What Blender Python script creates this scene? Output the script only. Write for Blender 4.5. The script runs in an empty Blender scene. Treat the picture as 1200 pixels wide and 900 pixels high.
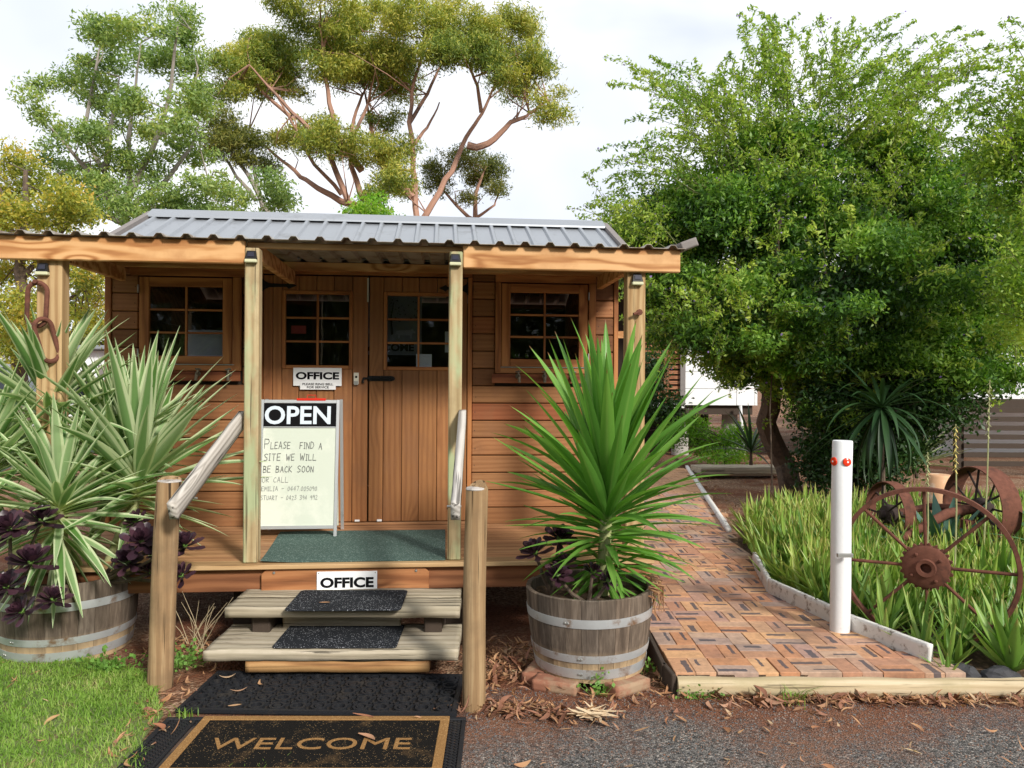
import bpy, bmesh, math, random
import numpy as np
from mathutils import Vector, Matrix, Euler
random.seed(7); rng = np.random.default_rng(7)
R = math.radians; PI = math.pi
SC = bpy.context.scene; COL = SC.collection

# ------------------------------------------------------------------ camera, sky, sun, exposure
cam = bpy.data.objects.new('camera', bpy.data.cameras.new('camera')); COL.objects.link(cam)
cam.data.lens = 27; cam.data.sensor_width = 36; cam.data.clip_start = .05; cam.data.clip_end = 3000
cam.location = (0, 0, 1.55); cam.rotation_euler = (PI/2, -.0065, 0); SC.camera = cam
SUN_EL, SUN_AZ = 31, 34                       # from behind the camera, to its right
s = bpy.data.objects.new('sun', bpy.data.lights.new('sun', 'SUN')); COL.objects.link(s)
s.data.energy = 2.6; s.data.angle = R(9); s.data.color = (1, .95, .87)
sd = Vector((math.sin(R(SUN_AZ))*math.cos(R(SUN_EL)), -math.cos(R(SUN_AZ))*math.cos(R(SUN_EL)), math.sin(R(SUN_EL))))
s.rotation_euler = sd.to_track_quat('Z', 'Y').to_euler(); s.location = sd*50
SC.view_settings.view_transform = 'Standard'; SC.view_settings.look = 'None'
SC.view_settings.exposure = .80; SC.view_settings.gamma = 1
try: SC.view_settings.use_curve_mapping = False
except Exception: pass

def nd(nt, t, ins=None, **pr):
    n = nt.nodes.new(t)
    for k, v in pr.items(): setattr(n, k, v)
    for k, v in (ins or {}).items():
        i = n.inputs[k]
        if isinstance(v, bpy.types.NodeSocket): nt.links.new(v, i)
        else: i.default_value = v
    return n
def ramp(nt, fac, stops, interp='LINEAR'):
    n = nt.nodes.new('ShaderNodeValToRGB'); nt.links.new(fac, n.inputs[0]); cr = n.color_ramp; cr.interpolation = interp
    while len(cr.elements) < len(stops): cr.elements.new(.5)
    for e, (p, c) in zip(cr.elements, stops): e.position = p; e.color = (*c, 1) if len(c) == 3 else c
    return n.outputs[0]
def mixc(nt, f, a, b, mode='MIX'):
    n = nt.nodes.new('ShaderNodeMix'); n.data_type = 'RGBA'; n.blend_type = mode
    for i, v in ((0, f), (6, a), (7, b)):
        if isinstance(v, bpy.types.NodeSocket): nt.links.new(v, n.inputs[i])
        else: n.inputs[i].default_value = v if i == 0 else ((*v, 1) if len(v) == 3 else v)
    return n.outputs[2]
def mth(nt, op, a, b=0., c=None, clamp=False):
    n = nt.nodes.new('ShaderNodeMath'); n.operation = op; n.use_clamp = clamp
    for i, v in enumerate((a, b) if c is None else (a, b, c)):
        if isinstance(v, bpy.types.NodeSocket): nt.links.new(v, n.inputs[i])
        else: n.inputs[i].default_value = v
    return n.outputs[0]
def vmul(nt, v, w):
    return nd(nt, 'ShaderNodeVectorMath', {0: v, 1: w}, operation='MULTIPLY').outputs[0]

W = bpy.data.worlds.new('World'); SC.world = W; W.use_nodes = True; nt = W.node_tree; nt.nodes.clear()
sky = nd(nt, 'ShaderNodeTexSky', sky_type='NISHITA', sun_disc=False, sun_elevation=R(SUN_EL), sun_rotation=R(180-SUN_AZ), air_density=1, dust_density=2, ozone_density=1)
tc = nd(nt, 'ShaderNodeTexCoord'); g = tc.outputs['Generated']
cn = nd(nt, 'ShaderNodeTexNoise', {'Vector': vmul(nt, g, (1, 1, 2.2)), 'Scale': 1.7, 'Detail': 5, 'Roughness': .5, 'Distortion': .4}).outputs[0]
cf = ramp(nt, cn, [(.36, (.62,)*3), (.56, (1,)*3)])
cn2 = nd(nt, 'ShaderNodeTexNoise', {'Vector': g, 'Scale': 2.3, 'Detail': 4}).outputs[0]
cc = ramp(nt, cn2, [(.3, (.56, .605, .695)), (.60, (.80, .815, .835))])
cl = vmul(nt, cc, (8.6, 8.6, 8.6))
bg = nd(nt, 'ShaderNodeBackground', {'Color': mixc(nt, cf, sky.outputs[0], cl), 'Strength': .1})
nd(nt, 'ShaderNodeOutputWorld', {'Surface': bg.outputs[0]})

# ------------------------------------------------------------------ helpers: objects
def link(o, parent=None):
    COL.objects.link(o)
    if parent is not None: o.parent = parent
    return o
def tag(o, label=None, cat=None, group=None, kind=None):
    for k, v in (('label', label), ('category', cat), ('group', group), ('kind', kind)):
        if v: o[k] = v
    return o
def thing(name, label, cat, loc=(0, 0, 0), rz=0, group=None):
    o = link(bpy.data.objects.new(name, None)); o.location = loc; o.rotation_euler = (0, 0, rz); o.empty_display_size = .1
    return tag(o, label, cat, group)
def ob(name, me, mat=None, parent=None, loc=None, rot=None, scale=None):
    o = bpy.data.objects.new(name, me)
    if mat is not None and len(me.materials) == 0: me.materials.append(mat)
    link(o, parent)
    if loc is not None: o.location = loc
    if rot is not None: o.rotation_euler = rot
    if scale is not None: o.scale = (scale,)*3 if isinstance(scale, (int, float)) else scale
    return o
def copy_tree(o, parent=None):
    c = o.copy(); COL.objects.link(c); c.parent = parent
    for ch in list(o.children): copy_tree(ch, c)
    return c
def npmesh(name, V, Fc, uv=None, smooth=False):
    V = np.asarray(V, dtype=np.float32); Fc = np.asarray(Fc, dtype=np.int32); k = Fc.shape[1]
    me = bpy.data.meshes.new(name); me.vertices.add(len(V)); me.vertices.foreach_set('co', V.ravel())
    me.loops.add(Fc.size); me.loops.foreach_set('vertex_index', Fc.ravel())
    me.polygons.add(len(Fc)); me.polygons.foreach_set('loop_start', np.arange(0, Fc.size, k, dtype=np.int32))
    me.polygons.foreach_set('loop_total', np.full(len(Fc), k, dtype=np.int32))
    if smooth: me.polygons.foreach_set('use_smooth', np.ones(len(Fc), dtype=bool))
    if uv is not None:
        l = me.uv_layers.new(name='UVMap'); l.data.foreach_set('uv', np.asarray(uv, dtype=np.float32)[Fc.ravel()].ravel())
    me.update(calc_edges=True); return me
class MB:
    """collects vertices and faces of any size"""
    def __init__(s): s.v = []; s.f = []
    def add(s, V, Fc, M=None):
        b = len(s.v)
        s.v += [tuple((M @ Vector(p)) if M else p) for p in V]; s.f += [tuple(i+b for i in f) for f in Fc]; return s
    def box(s, sz, c=(0, 0, 0), M=None):
        x, y, z = sz[0]/2, sz[1]/2, sz[2]/2
        V = [(c[0]+i*x, c[1]+j*y, c[2]+k*z) for i in (-1, 1) for j in (-1, 1) for k in (-1, 1)]
        return s.add(V, [(0, 1, 3, 2), (4, 6, 7, 5), (0, 4, 5, 1), (2, 3, 7, 6), (0, 2, 6, 4), (1, 5, 7, 3)], M)
    def b2(s, a, b): return s.box([abs(b[i]-a[i]) for i in range(3)], [(a[i]+b[i])/2 for i in range(3)])
    def tube(s, pts, rad, n=8, cap=True):
        pts = [Vector(p) for p in pts]; rad = [rad]*len(pts) if isinstance(rad, (int, float)) else rad
        V = []; Fc = []; up = None
        for i, p in enumerate(pts):
            t = (pts[min(i+1, len(pts)-1)]-pts[max(i-1, 0)]).normalized()
            if up is None: up = Vector((0, 0, 1)) if abs(t.z) < .9 else Vector((1, 0, 0))
            a = t.cross(up).normalized(); up = a.cross(t).normalized()
            V += [p+(a*math.cos(2*PI*k/n)+up*math.sin(2*PI*k/n))*rad[i] for k in range(n)]
        for i in range(len(pts)-1):
            Fc += [(i*n+k, i*n+(k+1) % n, (i+1)*n+(k+1) % n, (i+1)*n+k) for k in range(n)]
        if cap: Fc += [tuple(range(n))[::-1], tuple((len(pts)-1)*n+k for k in range(n))]
        return s.add(V, Fc)
    def torus(s, Rr, r, n=32, m=8, M=None, squash=1.):
        V = []; Fc = []
        for i in range(n):
            a = 2*PI*i/n
            for j in range(m):
                b = 2*PI*j/m; q = Rr+r*math.cos(b); V.append((q*math.cos(a), q*math.sin(a)*squash, r*math.sin(b)))
        for i in range(n):
            for j in range(m): Fc.append((i*m+j, ((i+1) % n)*m+j, ((i+1) % n)*m+(j+1) % m, i*m+(j+1) % m))
        return s.add(V, Fc, M)
    def lathe(s, prof, n=24, a0=0, a1=2*PI, M=None):
        full = abs(a1-a0-2*PI) < 1e-6; k = n if full else n+1; m = len(prof); V = []; Fc = []
        for i in range(k):
            a = a0+(a1-a0)*i/n; V += [(r*math.cos(a), r*math.sin(a), z) for r, z in prof]
        for i in range(n):
            j = (i+1) % k
            for q in range(m-1): Fc.append((i*m+q, j*m+q, j*m+q+1, i*m+q+1))
        return s.add(V, Fc, M)
    def prism(s, poly, z0, z1, M=None):
        n = len(poly); V = [(x, y, z0) for x, y in poly]+[(x, y, z1) for x, y in poly]
        return s.add(V, [tuple(range(n))[::-1], tuple(range(n, 2*n))]+[(i, (i+1) % n, n+(i+1) % n, n+i) for i in range(n)], M)
    def mesh(s, name='mesh', smooth=False, bevel=0, segs=1):
        me = bpy.data.meshes.new(name); me.from_pydata(s.v, [], s.f); me.update()
        if bevel or smooth:
            bm = bmesh.new(); bm.from_mesh(me)
            if bevel:
                bmesh.ops.recalc_face_normals(bm, faces=bm.faces)
                bmesh.ops.bevel(bm, geom=bm.edges[:], offset=bevel, segments=segs, affect='EDGES', clamp_overlap=True)
            if smooth:
                for f in bm.faces: f.smooth = True
                for e in bm.edges:
                    if len(e.link_faces) == 2 and e.calc_face_angle(0) > .7: e.smooth = False
            bm.to_mesh(me); bm.free()
        return me
_bm = {}
def boxmesh(sx, sy, sz, bev=.003):
    k = (round(sx, 3), round(sy, 3), round(sz, 3), bev)
    if k not in _bm: _bm[k] = MB().box((sx, sy, sz)).mesh('block', bevel=bev)
    return _bm[k]
def board(name, a, b, mat, parent, bev=.003, off=(0, 0, 0), rot=None):
    """a bevelled block between two corners, its origin at its own centre"""
    me = boxmesh(*[abs(b[i]-a[i]) for i in range(3)], bev)
    if me.materials and me.materials[0] != mat: me = me.copy(); me.materials.clear()
    return ob(name, me, mat, parent, [(a[i]+b[i])/2-off[i] for i in range(3)], rot)
def rough_board(sx, sy, sz, amp=.004, nx=40, ny=6, seed=0):
    """a plank with worn uneven edges"""
    bm = bmesh.new(); bmesh.ops.create_cube(bm, size=1)
    for v in bm.verts: v.co = Vector((v.co.x*sx, v.co.y*sy, v.co.z*sz))
    L = max(sx, sy, sz); 
    bmesh.ops.bevel(bm, geom=bm.edges[:], offset=min(sx, sy, sz)*.05, segments=2, affect='EDGES')
    for ax, d in ((0, sx), (1, sy), (2, sz)):
        k = int(d/L*nx)
        for i in range(1, k):
            p = Vector(); p[ax] = -d/2+d*i/k; n = Vector(); n[ax] = 1
            bmesh.ops.bisect_plane(bm, geom=bm.verts[:]+bm.edges[:]+bm.faces[:], plane_co=p, plane_no=n)
    from mathutils import noise
    for v in bm.verts:
        q = v.co*9+Vector((seed*7.3, seed, 0)); v.co += noise.noise_vector(q)*amp+noise.noise_vector(q*4)*amp*.35
    for f in bm.faces: f.smooth = True
    me = bpy.data.meshes.new('plank'); bm.to_mesh(me); bm.free(); return me
def px(x, y, D):
    """a sight line of the photograph taken to distance D"""
    X, Y = x-600, y-450; r = .0065
    return Vector(((X*math.cos(r)+Y*math.sin(r))/900*D, D, 1.55-(-X*math.sin(r)+Y*math.cos(r))/900*D))

# ------------------------------------------------------------------ helpers: materials
def newmat(name):
    m = bpy.data.materials.new(name); m.use_nodes = True; nt = m.node_tree
    return m, nt, nt.nodes['Principled BSDF']
def setp(b, **k):
    for n, v in k.items():
        i = b.inputs[n.replace('_', ' ')]
        if isinstance(v, bpy.types.NodeSocket): b.id_data.links.new(v, i)
        else: i.default_value = (*v, 1) if isinstance(v, tuple) and len(v) == 3 and i.type == 'RGBA' else v
def bump(nt, b, h, st=.3, d=.01, old=None):
    ins = {'Height': h, 'Strength': st, 'Distance': d}
    n = nd(nt, 'ShaderNodeBump', ins)
    if old: nt.links.new(old, n.inputs['Normal'])
    nt.links.new(n.outputs[0], b.inputs['Normal']); return n.outputs[0]
def objco(nt, rand=True):
    c = nd(nt, 'ShaderNodeTexCoord').outputs['Object']
    oi = nd(nt, 'ShaderNodeObjectInfo').outputs['Random']
    if not rand: return c, oi
    o = nd(nt, 'ShaderNodeVectorMath', {0: nd(nt, 'ShaderNodeCombineXYZ', {0: oi, 1: oi, 2: oi}).outputs[0], 1: (37, 53, 71)}, operation='MULTIPLY').outputs[0]
    return nd(nt, 'ShaderNodeVectorMath', {0: c, 1: o}).outputs[0], oi
def wood(name, dark, mid, light, axis=0, rough=.65, freq=70, knots=.5, tint=.25, stain=None, fiber=.6, cracks=0, bumpst=.35, green=None, spec=.25, amp=15):
    m, nt, b = newmat(name); co, oi = objco(nt)
    def st(al, ac): v = [ac]*3; v[axis] = al; return tuple(v)
    cr = (axis+1) % 3 if axis != 0 else 2
    n1 = nd(nt, 'ShaderNodeTexNoise', {'Vector': vmul(nt, co, st(.8, 5)), 'Scale': 1.3, 'Detail': 3, 'Roughness': .55}).outputs[0]
    sp = nd(nt, 'ShaderNodeSeparateXYZ', {0: co})
    c1 = sp.outputs[cr]; c2 = sp.outputs[3-axis-cr]
    cs = mth(nt, 'ADD', c1, mth(nt, 'MULTIPLY', c2, .6))
    vo = nd(nt, 'ShaderNodeTexVoronoi', {'Vector': vmul(nt, co, st(1.7, 4.5)), 'Scale': 1., 'Randomness': 1.}, feature='F1')
    sel = nd(nt, 'ShaderNodeSeparateColor', {0: vo.outputs['Color']}).outputs[0]
    on = mth(nt, 'GREATER_THAN', knots, sel)
    kd = mth(nt, 'MULTIPLY', mth(nt, 'SUBTRACT', 1., mth(nt, 'MULTIPLY', vo.outputs['Distance'], 2.4), clamp=True), on)
    kd = mth(nt, 'POWER', kd, 1.6)
    ph = mth(nt, 'ADD', mth(nt, 'MULTIPLY', cs, freq), mth(nt, 'ADD', mth(nt, 'MULTIPLY', n1, amp), mth(nt, 'MULTIPLY', kd, 18)))
    gr = mth(nt, 'ADD', mth(nt, 'MULTIPLY', mth(nt, 'SINE', ph), .5), .5); gr = mth(nt, 'POWER', gr, 1.7)
    fb = nd(nt, 'ShaderNodeTexNoise', {'Vector': vmul(nt, co, st(4, 150)), 'Scale': 1., 'Detail': 3, 'Roughness': .65}).outputs[0]
    fb2 = nd(nt, 'ShaderNodeTexNoise', {'Vector': vmul(nt, co, st(1.4, 28)), 'Scale': 1., 'Detail': 3, 'Roughness': .6}).outputs[0]
    f = mth(nt, 'ADD', mth(nt, 'MULTIPLY', gr, 1-fiber), mth(nt, 'MULTIPLY', mth(nt, 'ADD', mth(nt, 'MULTIPLY', fb, .5), mth(nt, 'MULTIPLY', fb2, .5)), fiber))
    c = ramp(nt, f, [(.25, light), (.5, mid), (.86, dark)])
    core = mth(nt, 'MULTIPLY', mth(nt, 'SUBTRACT', 1., mth(nt, 'MULTIPLY', vo.outputs['Distance'], 9), clamp=True), on)
    c = mixc(nt, mth(nt, 'MULTIPLY', core, .85), c, tuple(x*.35 for x in dark))
    # board to board difference
    tv = ramp(nt, oi, [(0, (1-tint, 1-tint*1.15, 1-tint*1.2)), (.35, (1, .97, .93)), (.6, (1+tint*.2, 1, 1)), (.8, (1-tint*.3, 1-tint*.75, 1-tint*.8)), (1, (1, 1+tint*.1, 1+tint*.1))])
    c = mixc(nt, 1., c, tv, 'MULTIPLY')
    big = nd(nt, 'ShaderNodeTexNoise', {'Vector': co, 'Scale': 2.6, 'Detail': 5, 'Roughness': .65}).outputs[0]
    if stain: c = mixc(nt, ramp(nt, big, [(.48, (0,)*3), (.68, (.75,)*3)]), c, stain)
    if green:
        gn = nd(nt, 'ShaderNodeTexNoise', {'Vector': vmul(nt, co, st(1.5, 4)), 'Scale': 1.9, 'Detail': 4}).outputs[0]
        c = mixc(nt, ramp(nt, gn, [(.44, (0,)*3), (.58, (.8,)*3)]), c, green)
    h = mth(nt, 'MULTIPLY', f, -1)
    if cracks:
        ck = nd(nt, 'ShaderNodeTexNoise', {'Vector': vmul(nt, co, st(1.1, 48)), 'Scale': 1., 'Detail': 2, 'Roughness': .5}).outputs[0]
        cm = ramp(nt, ck, [(.60, (0,)*3), (.66, (1,)*3)])
        c = mixc(nt, mth(nt, 'MULTIPLY', cm, cracks), c, tuple(x*.3 for x in dark)); h = mth(nt, 'SUBTRACT', h, mth(nt, 'MULTIPLY', cm, 2.5*cracks))
    setp(b, Base_Color=c, Roughness=mth(nt, 'ADD', rough-.1, mth(nt, 'MULTIPLY', fb2, .25)), Specular_IOR_Level=spec)
    bump(nt, b, h, bumpst, .003); return m
def plain(name, col, rough=.6, metal=0, var=.15, scale=20, bst=.1, spec=.4, dirt=None, dscale=4, dlo=.5, bd=.002):
    m, nt, b = newmat(name); co, oi = objco(nt)
    n = nd(nt, 'ShaderNodeTexNoise', {'Vector': co, 'Scale': scale, 'Detail': 5, 'Roughness': .6}).outputs[0]
    c = mixc(nt, n, tuple(x*(1-var) for x in col), tuple(min(1, x*(1+var)) for x in col))
    if dirt:
        n2 = nd(nt, 'ShaderNodeTexNoise', {'Vector': co, 'Scale': dscale, 'Detail': 7, 'Roughness': .7}).outputs[0]
        c = mixc(nt, ramp(nt, n2, [(dlo, (0,)*3), (dlo+.13, (1,)*3)]), c, dirt)
    setp(b, Base_Color=c, Roughness=rough, Metallic=metal, Specular_IOR_Level=spec)
    if bst: bump(nt, b, n, bst, bd)
    return m
def leafmat(name, stops, rough=.5, trans=.3, tcol=None, clump=.8, spec=.35, uvstripe=None, islands=True):
    """stops: colours met at random from leaf to leaf"""
    m, nt, b = newmat(name); co = nd(nt, 'ShaderNodeTexCoord').outputs['Object']
    ri = nd(nt, 'ShaderNodeNewGeometry').outputs['Random Per Island'] if islands else nd(nt, 'ShaderNodeObjectInfo').outputs['Random']
    if islands:
        cn = nd(nt, 'ShaderNodeTexNoise', {'Vector': co, 'Scale': clump, 'Detail': 3}).outputs[0]
        ri = mth(nt, 'ADD', mth(nt, 'MULTIPLY', ri, .55), mth(nt, 'SUBTRACT', mth(nt, 'MULTIPLY', cn, 1.5), .5), clamp=True)
    k = len(stops)
    c = ramp(nt, ri, [(i/(k-1) if k > 1 else 0, q) for i, q in enumerate(stops)])
    if uvstripe: c = uvstripe(nt, c)
    setp(b, Base_Color=c, Roughness=rough, Specular_IOR_Level=spec)
    if trans:
        t = nd(nt, 'ShaderNodeBsdfTranslucent', {'Color': mixc(nt, 1., c, tcol or (1.5, 1.7, .7), 'MULTIPLY')})
        mx = nd(nt, 'ShaderNodeMixShader', {0: trans, 1: b.outputs[0], 2: t.outputs[0]})
        nt.links.new(mx.outputs[0], nt.nodes['Material Output'].inputs[0])
    return m

M = {}
M['cedar_h'] = wood('cedar boards', (.20, .088, .036), (.29, .135, .055), (.36, .18, .078), 0, tint=.62, knots=.35, freq=190, amp=9, fiber=.8, rough=.62, stain=(.22, .10, .045))
M['cedar_v'] = wood('cedar door planks', (.19, .082, .03), (.29, .13, .05), (.37, .18, .07), 2, tint=.28, knots=.5, freq=150, amp=9, fiber=.78, rough=.55, stain=(.22, .10, .045))
M['cedar_f'] = wood('cedar frame rails', (.19, .068, .022), (.34, .135, .046), (.45, .2, .07), 0, tint=.15, knots=.2, rough=.55)
M['cedar_fv'] = wood('cedar frame stiles', (.19, .068, .022), (.34, .135, .046), (.45, .2, .07), 2, tint=.15, knots=.25, rough=.55)
M['rack'] = wood('red stained rack', (.11, .03, .014), (.2, .062, .026), (.28, .1, .04), 0, tint=.1, knots=.1)
M['beam'] = wood('golden pine beam', (.3, .12, .04), (.52, .27, .11), (.64, .38, .18), 0, tint=.08, knots=.95, freq=60, amp=20, fiber=.45, stain=(.42, .2, .08), spec=.2)
M['deckw'] = wood('deck boards', (.22, .11, .05), (.36, .19, .09), (.46, .26, .13), 0, tint=.15, knots=.3, freq=120, fiber=.75, amp=9, rough=.6)
M['nose'] = wood('worn deck edge', (.22, .13, .06), (.40, .25, .12), (.5, .34, .18), 0, tint=.1, knots=.1, rough=.75, cracks=.4)
M['fascia'] = wood('fascia', (.12, .045, .02), (.21, .085, .038), (.28, .12, .055), 0, tint=.08, knots=.2)
M['obd'] = wood('orange plank', (.17, .065, .026), (.3, .12, .048), (.4, .18, .075), 0, tint=.05, knots=.5, cracks=.3)
M['post'] = wood('treated pine post', (.22, .15, .07), (.40, .31, .17), (.52, .43, .26), 2, tint=.06, knots=.3, green=(.36, .44, .25), stain=(.27, .19, .10), cracks=.75, rough=.8, freq=140, amp=7, fiber=.75)
M['post2'] = wood('pine post', (.24, .14, .06), (.40, .26, .125), (.52, .38, .2), 2, tint=.06, knots=.3, cracks=.6, rough=.8, freq=130, amp=8, fiber=.7)
M['round'] = wood('round log post', (.13, .075, .035), (.30, .195, .10), (.46, .34, .19), 2, tint=.1, knots=.12, cracks=.95, rough=.85, freq=120, amp=8, fiber=.85, stain=(.17, .115, .065), bumpst=.7)
M['endgrain'] = plain('grey end grain', (.42, .39, .36), .9, var=.35, scale=24, bst=.5, dirt=(.2, .17, .14), dscale=18)
M['logx'] = wood('round log lying', (.3, .23, .13), (.46, .38, .24), (.57, .5, .35), 0, tint=.1, knots=.3, cracks=.6, rough=.9, freq=130, amp=8, fiber=.75, bumpst=.5, stain=(.36, .3, .17))
M['grey_y'] = wood('grey weathered rail', (.22, .20, .18), (.42, .395, .36), (.58, .555, .52), 1, tint=.08, knots=.2, cracks=.8, rough=.9, freq=190, amp=8, fiber=.7, bumpst=.6)
M['tread'] = wood('weathered sleeper', (.17, .145, .10), (.36, .315, .23), (.49, .44, .345), 0, tint=.12, knots=.3, cracks=.85, rough=.9, freq=150, amp=9, fiber=.75, bumpst=.8, stain=(.33, .29, .21))
M['treadu'] = wood('orange support timber', (.2, .1, .04), (.38, .2, .08), (.47, .28, .12), 0, tint=.1, cracks=.3)
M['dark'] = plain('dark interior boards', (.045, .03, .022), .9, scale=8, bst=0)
M['darkt'] = plain('dark old timber', (.05, .035, .025), .85, scale=12, bst=.4, bd=.01)
M['sheet'] = plain('galvanised roof', (.34, .36, .385), .42, .55, var=.08, scale=3, bst=.02, dirt=(.25, .26, .27), dscale=3, dlo=.58)
M['sheetu'] = plain('verandah sheet', (.36, .34, .31), .55, .25, var=.12, scale=6, bst=.05, dirt=(.17, .12, .08), dscale=5, dlo=.5)
M['rake'] = plain('grey roof trim', (.2, .18, .17), .8, var=.2, scale=15, bst=.2)
M['black'] = plain('black iron', (.012, .012, .012), .45, .4, bst=.2, scale=60)
M['alu'] = plain('aluminium frame', (.62, .64, .65), .4, .7, var=.05, bst=.03, dirt=(.4, .4, .38), dlo=.6)
M['white'] = plain('white sign plastic', (.86, .87, .88), .45, var=.02, bst=0, dirt=(.66, .65, .62), dlo=.62)
M['ink'] = plain('black print', (.006, .006, .007), .7, bst=0, spec=.08)
M['ink2'] = plain('marker pen', (.07, .07, .075), .7, bst=0)
M['ink3'] = plain('marker pen faded', (.22, .23, .22), .7, bst=0)
M['wboard'] = plain('whiteboard', (.58, .63, .54), .35, var=.03, scale=3, bst=0, dirt=(.68, .71, .62), dscale=2, dlo=.5)
M['openl'] = plain('pale blue letters', (.62, .70, .78), .5, bst=0, var=.03)
M['red'] = plain('red plastic', (.62, .03, .015), .35, bst=0)
M['redg'] = plain('red reflector', (.75, .045, .012), .2, bst=0)
M['steel'] = plain('grey steel', (.4, .4, .38), .45, .8, bst=.1)
M['brass'] = plain('dull brass', (.2, .17, .12), .5, .6, bst=.2, scale=80, dirt=(.1, .09, .08))
M['cream'] = plain('cream plastic', (.62, .6, .5), .5, bst=0)
M['lens'] = plain('solar lamp lens', (.55, .55, .36), .3, bst=.05)
M['solar'] = plain('solar cell', (.02, .02, .035), .2, bst=0)
M['hoopm'] = plain('galvanised hoop', (.5, .52, .53), .45, .5, var=.18, scale=14, bst=.15, dirt=(.24, .15, .09), dscale=7, dlo=.53)
M['rust'] = plain('rusted iron', (.15, .062, .042), .88, .15, var=.45, scale=30, bst=.5, dirt=(.085, .04, .03), dscale=9, dlo=.5, spec=.15)
M['rustd'] = plain('dark rusted iron', (.045, .03, .026), .85, .2, var=.4, scale=30, bst=.5)
M['paint'] = plain('white painted timber', (.74, .75, .76), .6, var=.06, scale=40, bst=.4, dirt=(.5, .48, .44), dscale=11, dlo=.64)
M['paintw'] = plain('chipped white paint', (.68, .66, .63), .75, var=.12, scale=30, bst=.5, dirt=(.17, .12, .085), dscale=17, dlo=.55)
M['rubber'] = plain('black rubber', (.013, .014, .017), .55, spec=.3, var=.3, scale=60, bst=.4, dirt=(.035, .03, .026), dscale=9, dlo=.56)
M['concrete'] = plain('concrete', (.36, .34, .31), .9, var=.2, scale=9, bst=.3)
M['cardw'] = plain('white cladding', (.76, .77, .78), .6, var=.03, scale=2, bst=.02)
def pathmap(nt):
    return nd(nt, 'ShaderNodeNewGeometry').outputs['Position']
# glass
m, nt_, b = newmat('window glass'); M['glass'] = m
co, oi = objco(nt_)
gn = nd(nt_, 'ShaderNodeTexNoise', {'Vector': co, 'Scale': 3., 'Detail': 4, 'Roughness': .6, 'Distortion': .7}).outputs[0]
tr = nd(nt_, 'ShaderNodeBsdfTransparent', {'Color': (.8, .83, .85, 1)}); gl = nd(nt_, 'ShaderNodeBsdfGlossy', {'Color': (.9, .93, 1, 1), 'Roughness': .03})
bp = nd(nt_, 'ShaderNodeBump', {'Height': gn, 'Strength': .025, 'Distance': .02}); nt_.links.new(bp.outputs[0], gl.inputs['Normal'])
nt_.links.new(nd(nt_, 'ShaderNodeMixShader', {0: .032, 1: tr.outputs[0], 2: gl.outputs[0]}).outputs[0], nt_.nodes['Material Output'].inputs[0])
# carpets
def carpet(name, base, fleck, scale=260, fl=.72, rough=.95, bst=.8, wear=None):
    m, nt, b = newmat(name); co, oi = objco(nt)
    n = nd(nt, 'ShaderNodeTexNoise', {'Vector': co, 'Scale': scale, 'Detail': 2}).outputs[0]
    v = nd(nt, 'ShaderNodeTexVoronoi', {'Vector': co, 'Scale': scale*1.3})
    sc = nd(nt, 'ShaderNodeSeparateColor', {0: v.outputs['Color']}).outputs[0]
    c = mixc(nt, n, tuple(x*.6 for x in base), tuple(x*1.4 for x in base))
    big = nd(nt, 'ShaderNodeTexNoise', {'Vector': co, 'Scale': 5, 'Detail': 6, 'Roughness': .7}).outputs[0]
    c = mixc(nt, mth(nt, 'GREATER_THAN', mth(nt, 'ADD', sc, mth(nt, 'MULTIPLY', big, .3)), fl+.15), c, fleck)
    if wear: c = mixc(nt, ramp(nt, big, [(.55, (0,)*3), (.72, (.55,)*3)]), c, wear)
    setp(b, Base_Color=c, Roughness=rough, Specular_IOR_Level=.1); bump(nt, b, n, bst, .004); return m
M['green_mat'] = carpet('green carpet', (.07, .115, .10), (.2, .27, .24), scale=150, fl=.86)
M['grit'] = carpet('charcoal grit mat', (.020, .022, .026), (.3, .31, .33), scale=200, fl=.95)
M['coirb'] = carpet('black coir', (.009, .008, .007), (.2, .13, .06), scale=240, fl=.97, wear=(.12, .07, .03))
M['coirt'] = carpet('tan coir', (.25, .135, .05), (.4, .24, .1), scale=240, fl=.93)
# barrel staves
def stavemat():
    m, nt, b = newmat('oak stave'); co, oi = objco(nt)
    sp = nd(nt, 'ShaderNodeSeparateXYZ', {0: nd(nt, 'ShaderNodeTexCoord').outputs['Object']})
    fb = nd(nt, 'ShaderNodeTexNoise', {'Vector': vmul(nt, co, (60, 60, 4)), 'Scale': 1., 'Detail': 4, 'Roughness': .65}).outputs[0]
    bg_ = nd(nt, 'ShaderNodeTexNoise', {'Vector': vmul(nt, co, (14, 14, 3)), 'Scale': 1., 'Detail': 4}).outputs[0]
    c = ramp(nt, mth(nt, 'ADD', mth(nt, 'MULTIPLY', fb, .6), mth(nt, 'MULTIPLY', bg_, .5)), [(.3, (.04, .031, .025)), (.55, (.12, .095, .075)), (.78, (.25, .205, .165))])
    c = mixc(nt, 1., c, ramp(nt, oi, [(0, (.88,)*3), (.5, (1, .97, .93)), (1, (1.1, 1.03, .96))]), 'MULTIPLY')
    # bare pale timber near the foot where soil splashes up
    ft = mth(nt, 'MULTIPLY', mth(nt, 'SUBTRACT', .17, sp.outputs[2]), 9., clamp=True)
    ft = mth(nt, 'MULTIPLY', ft, ramp(nt, bg_, [(.3, (.4,)*3), (.6, (1,)*3)]))
    c = mixc(nt, ft, c, (.46, .33, .19))
    setp(b, Base_Color=c, Roughness=.85, Specular_IOR_Level=.2); bump(nt, b, fb, .6, .004); return m
M['stave'] = stavemat()
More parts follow.
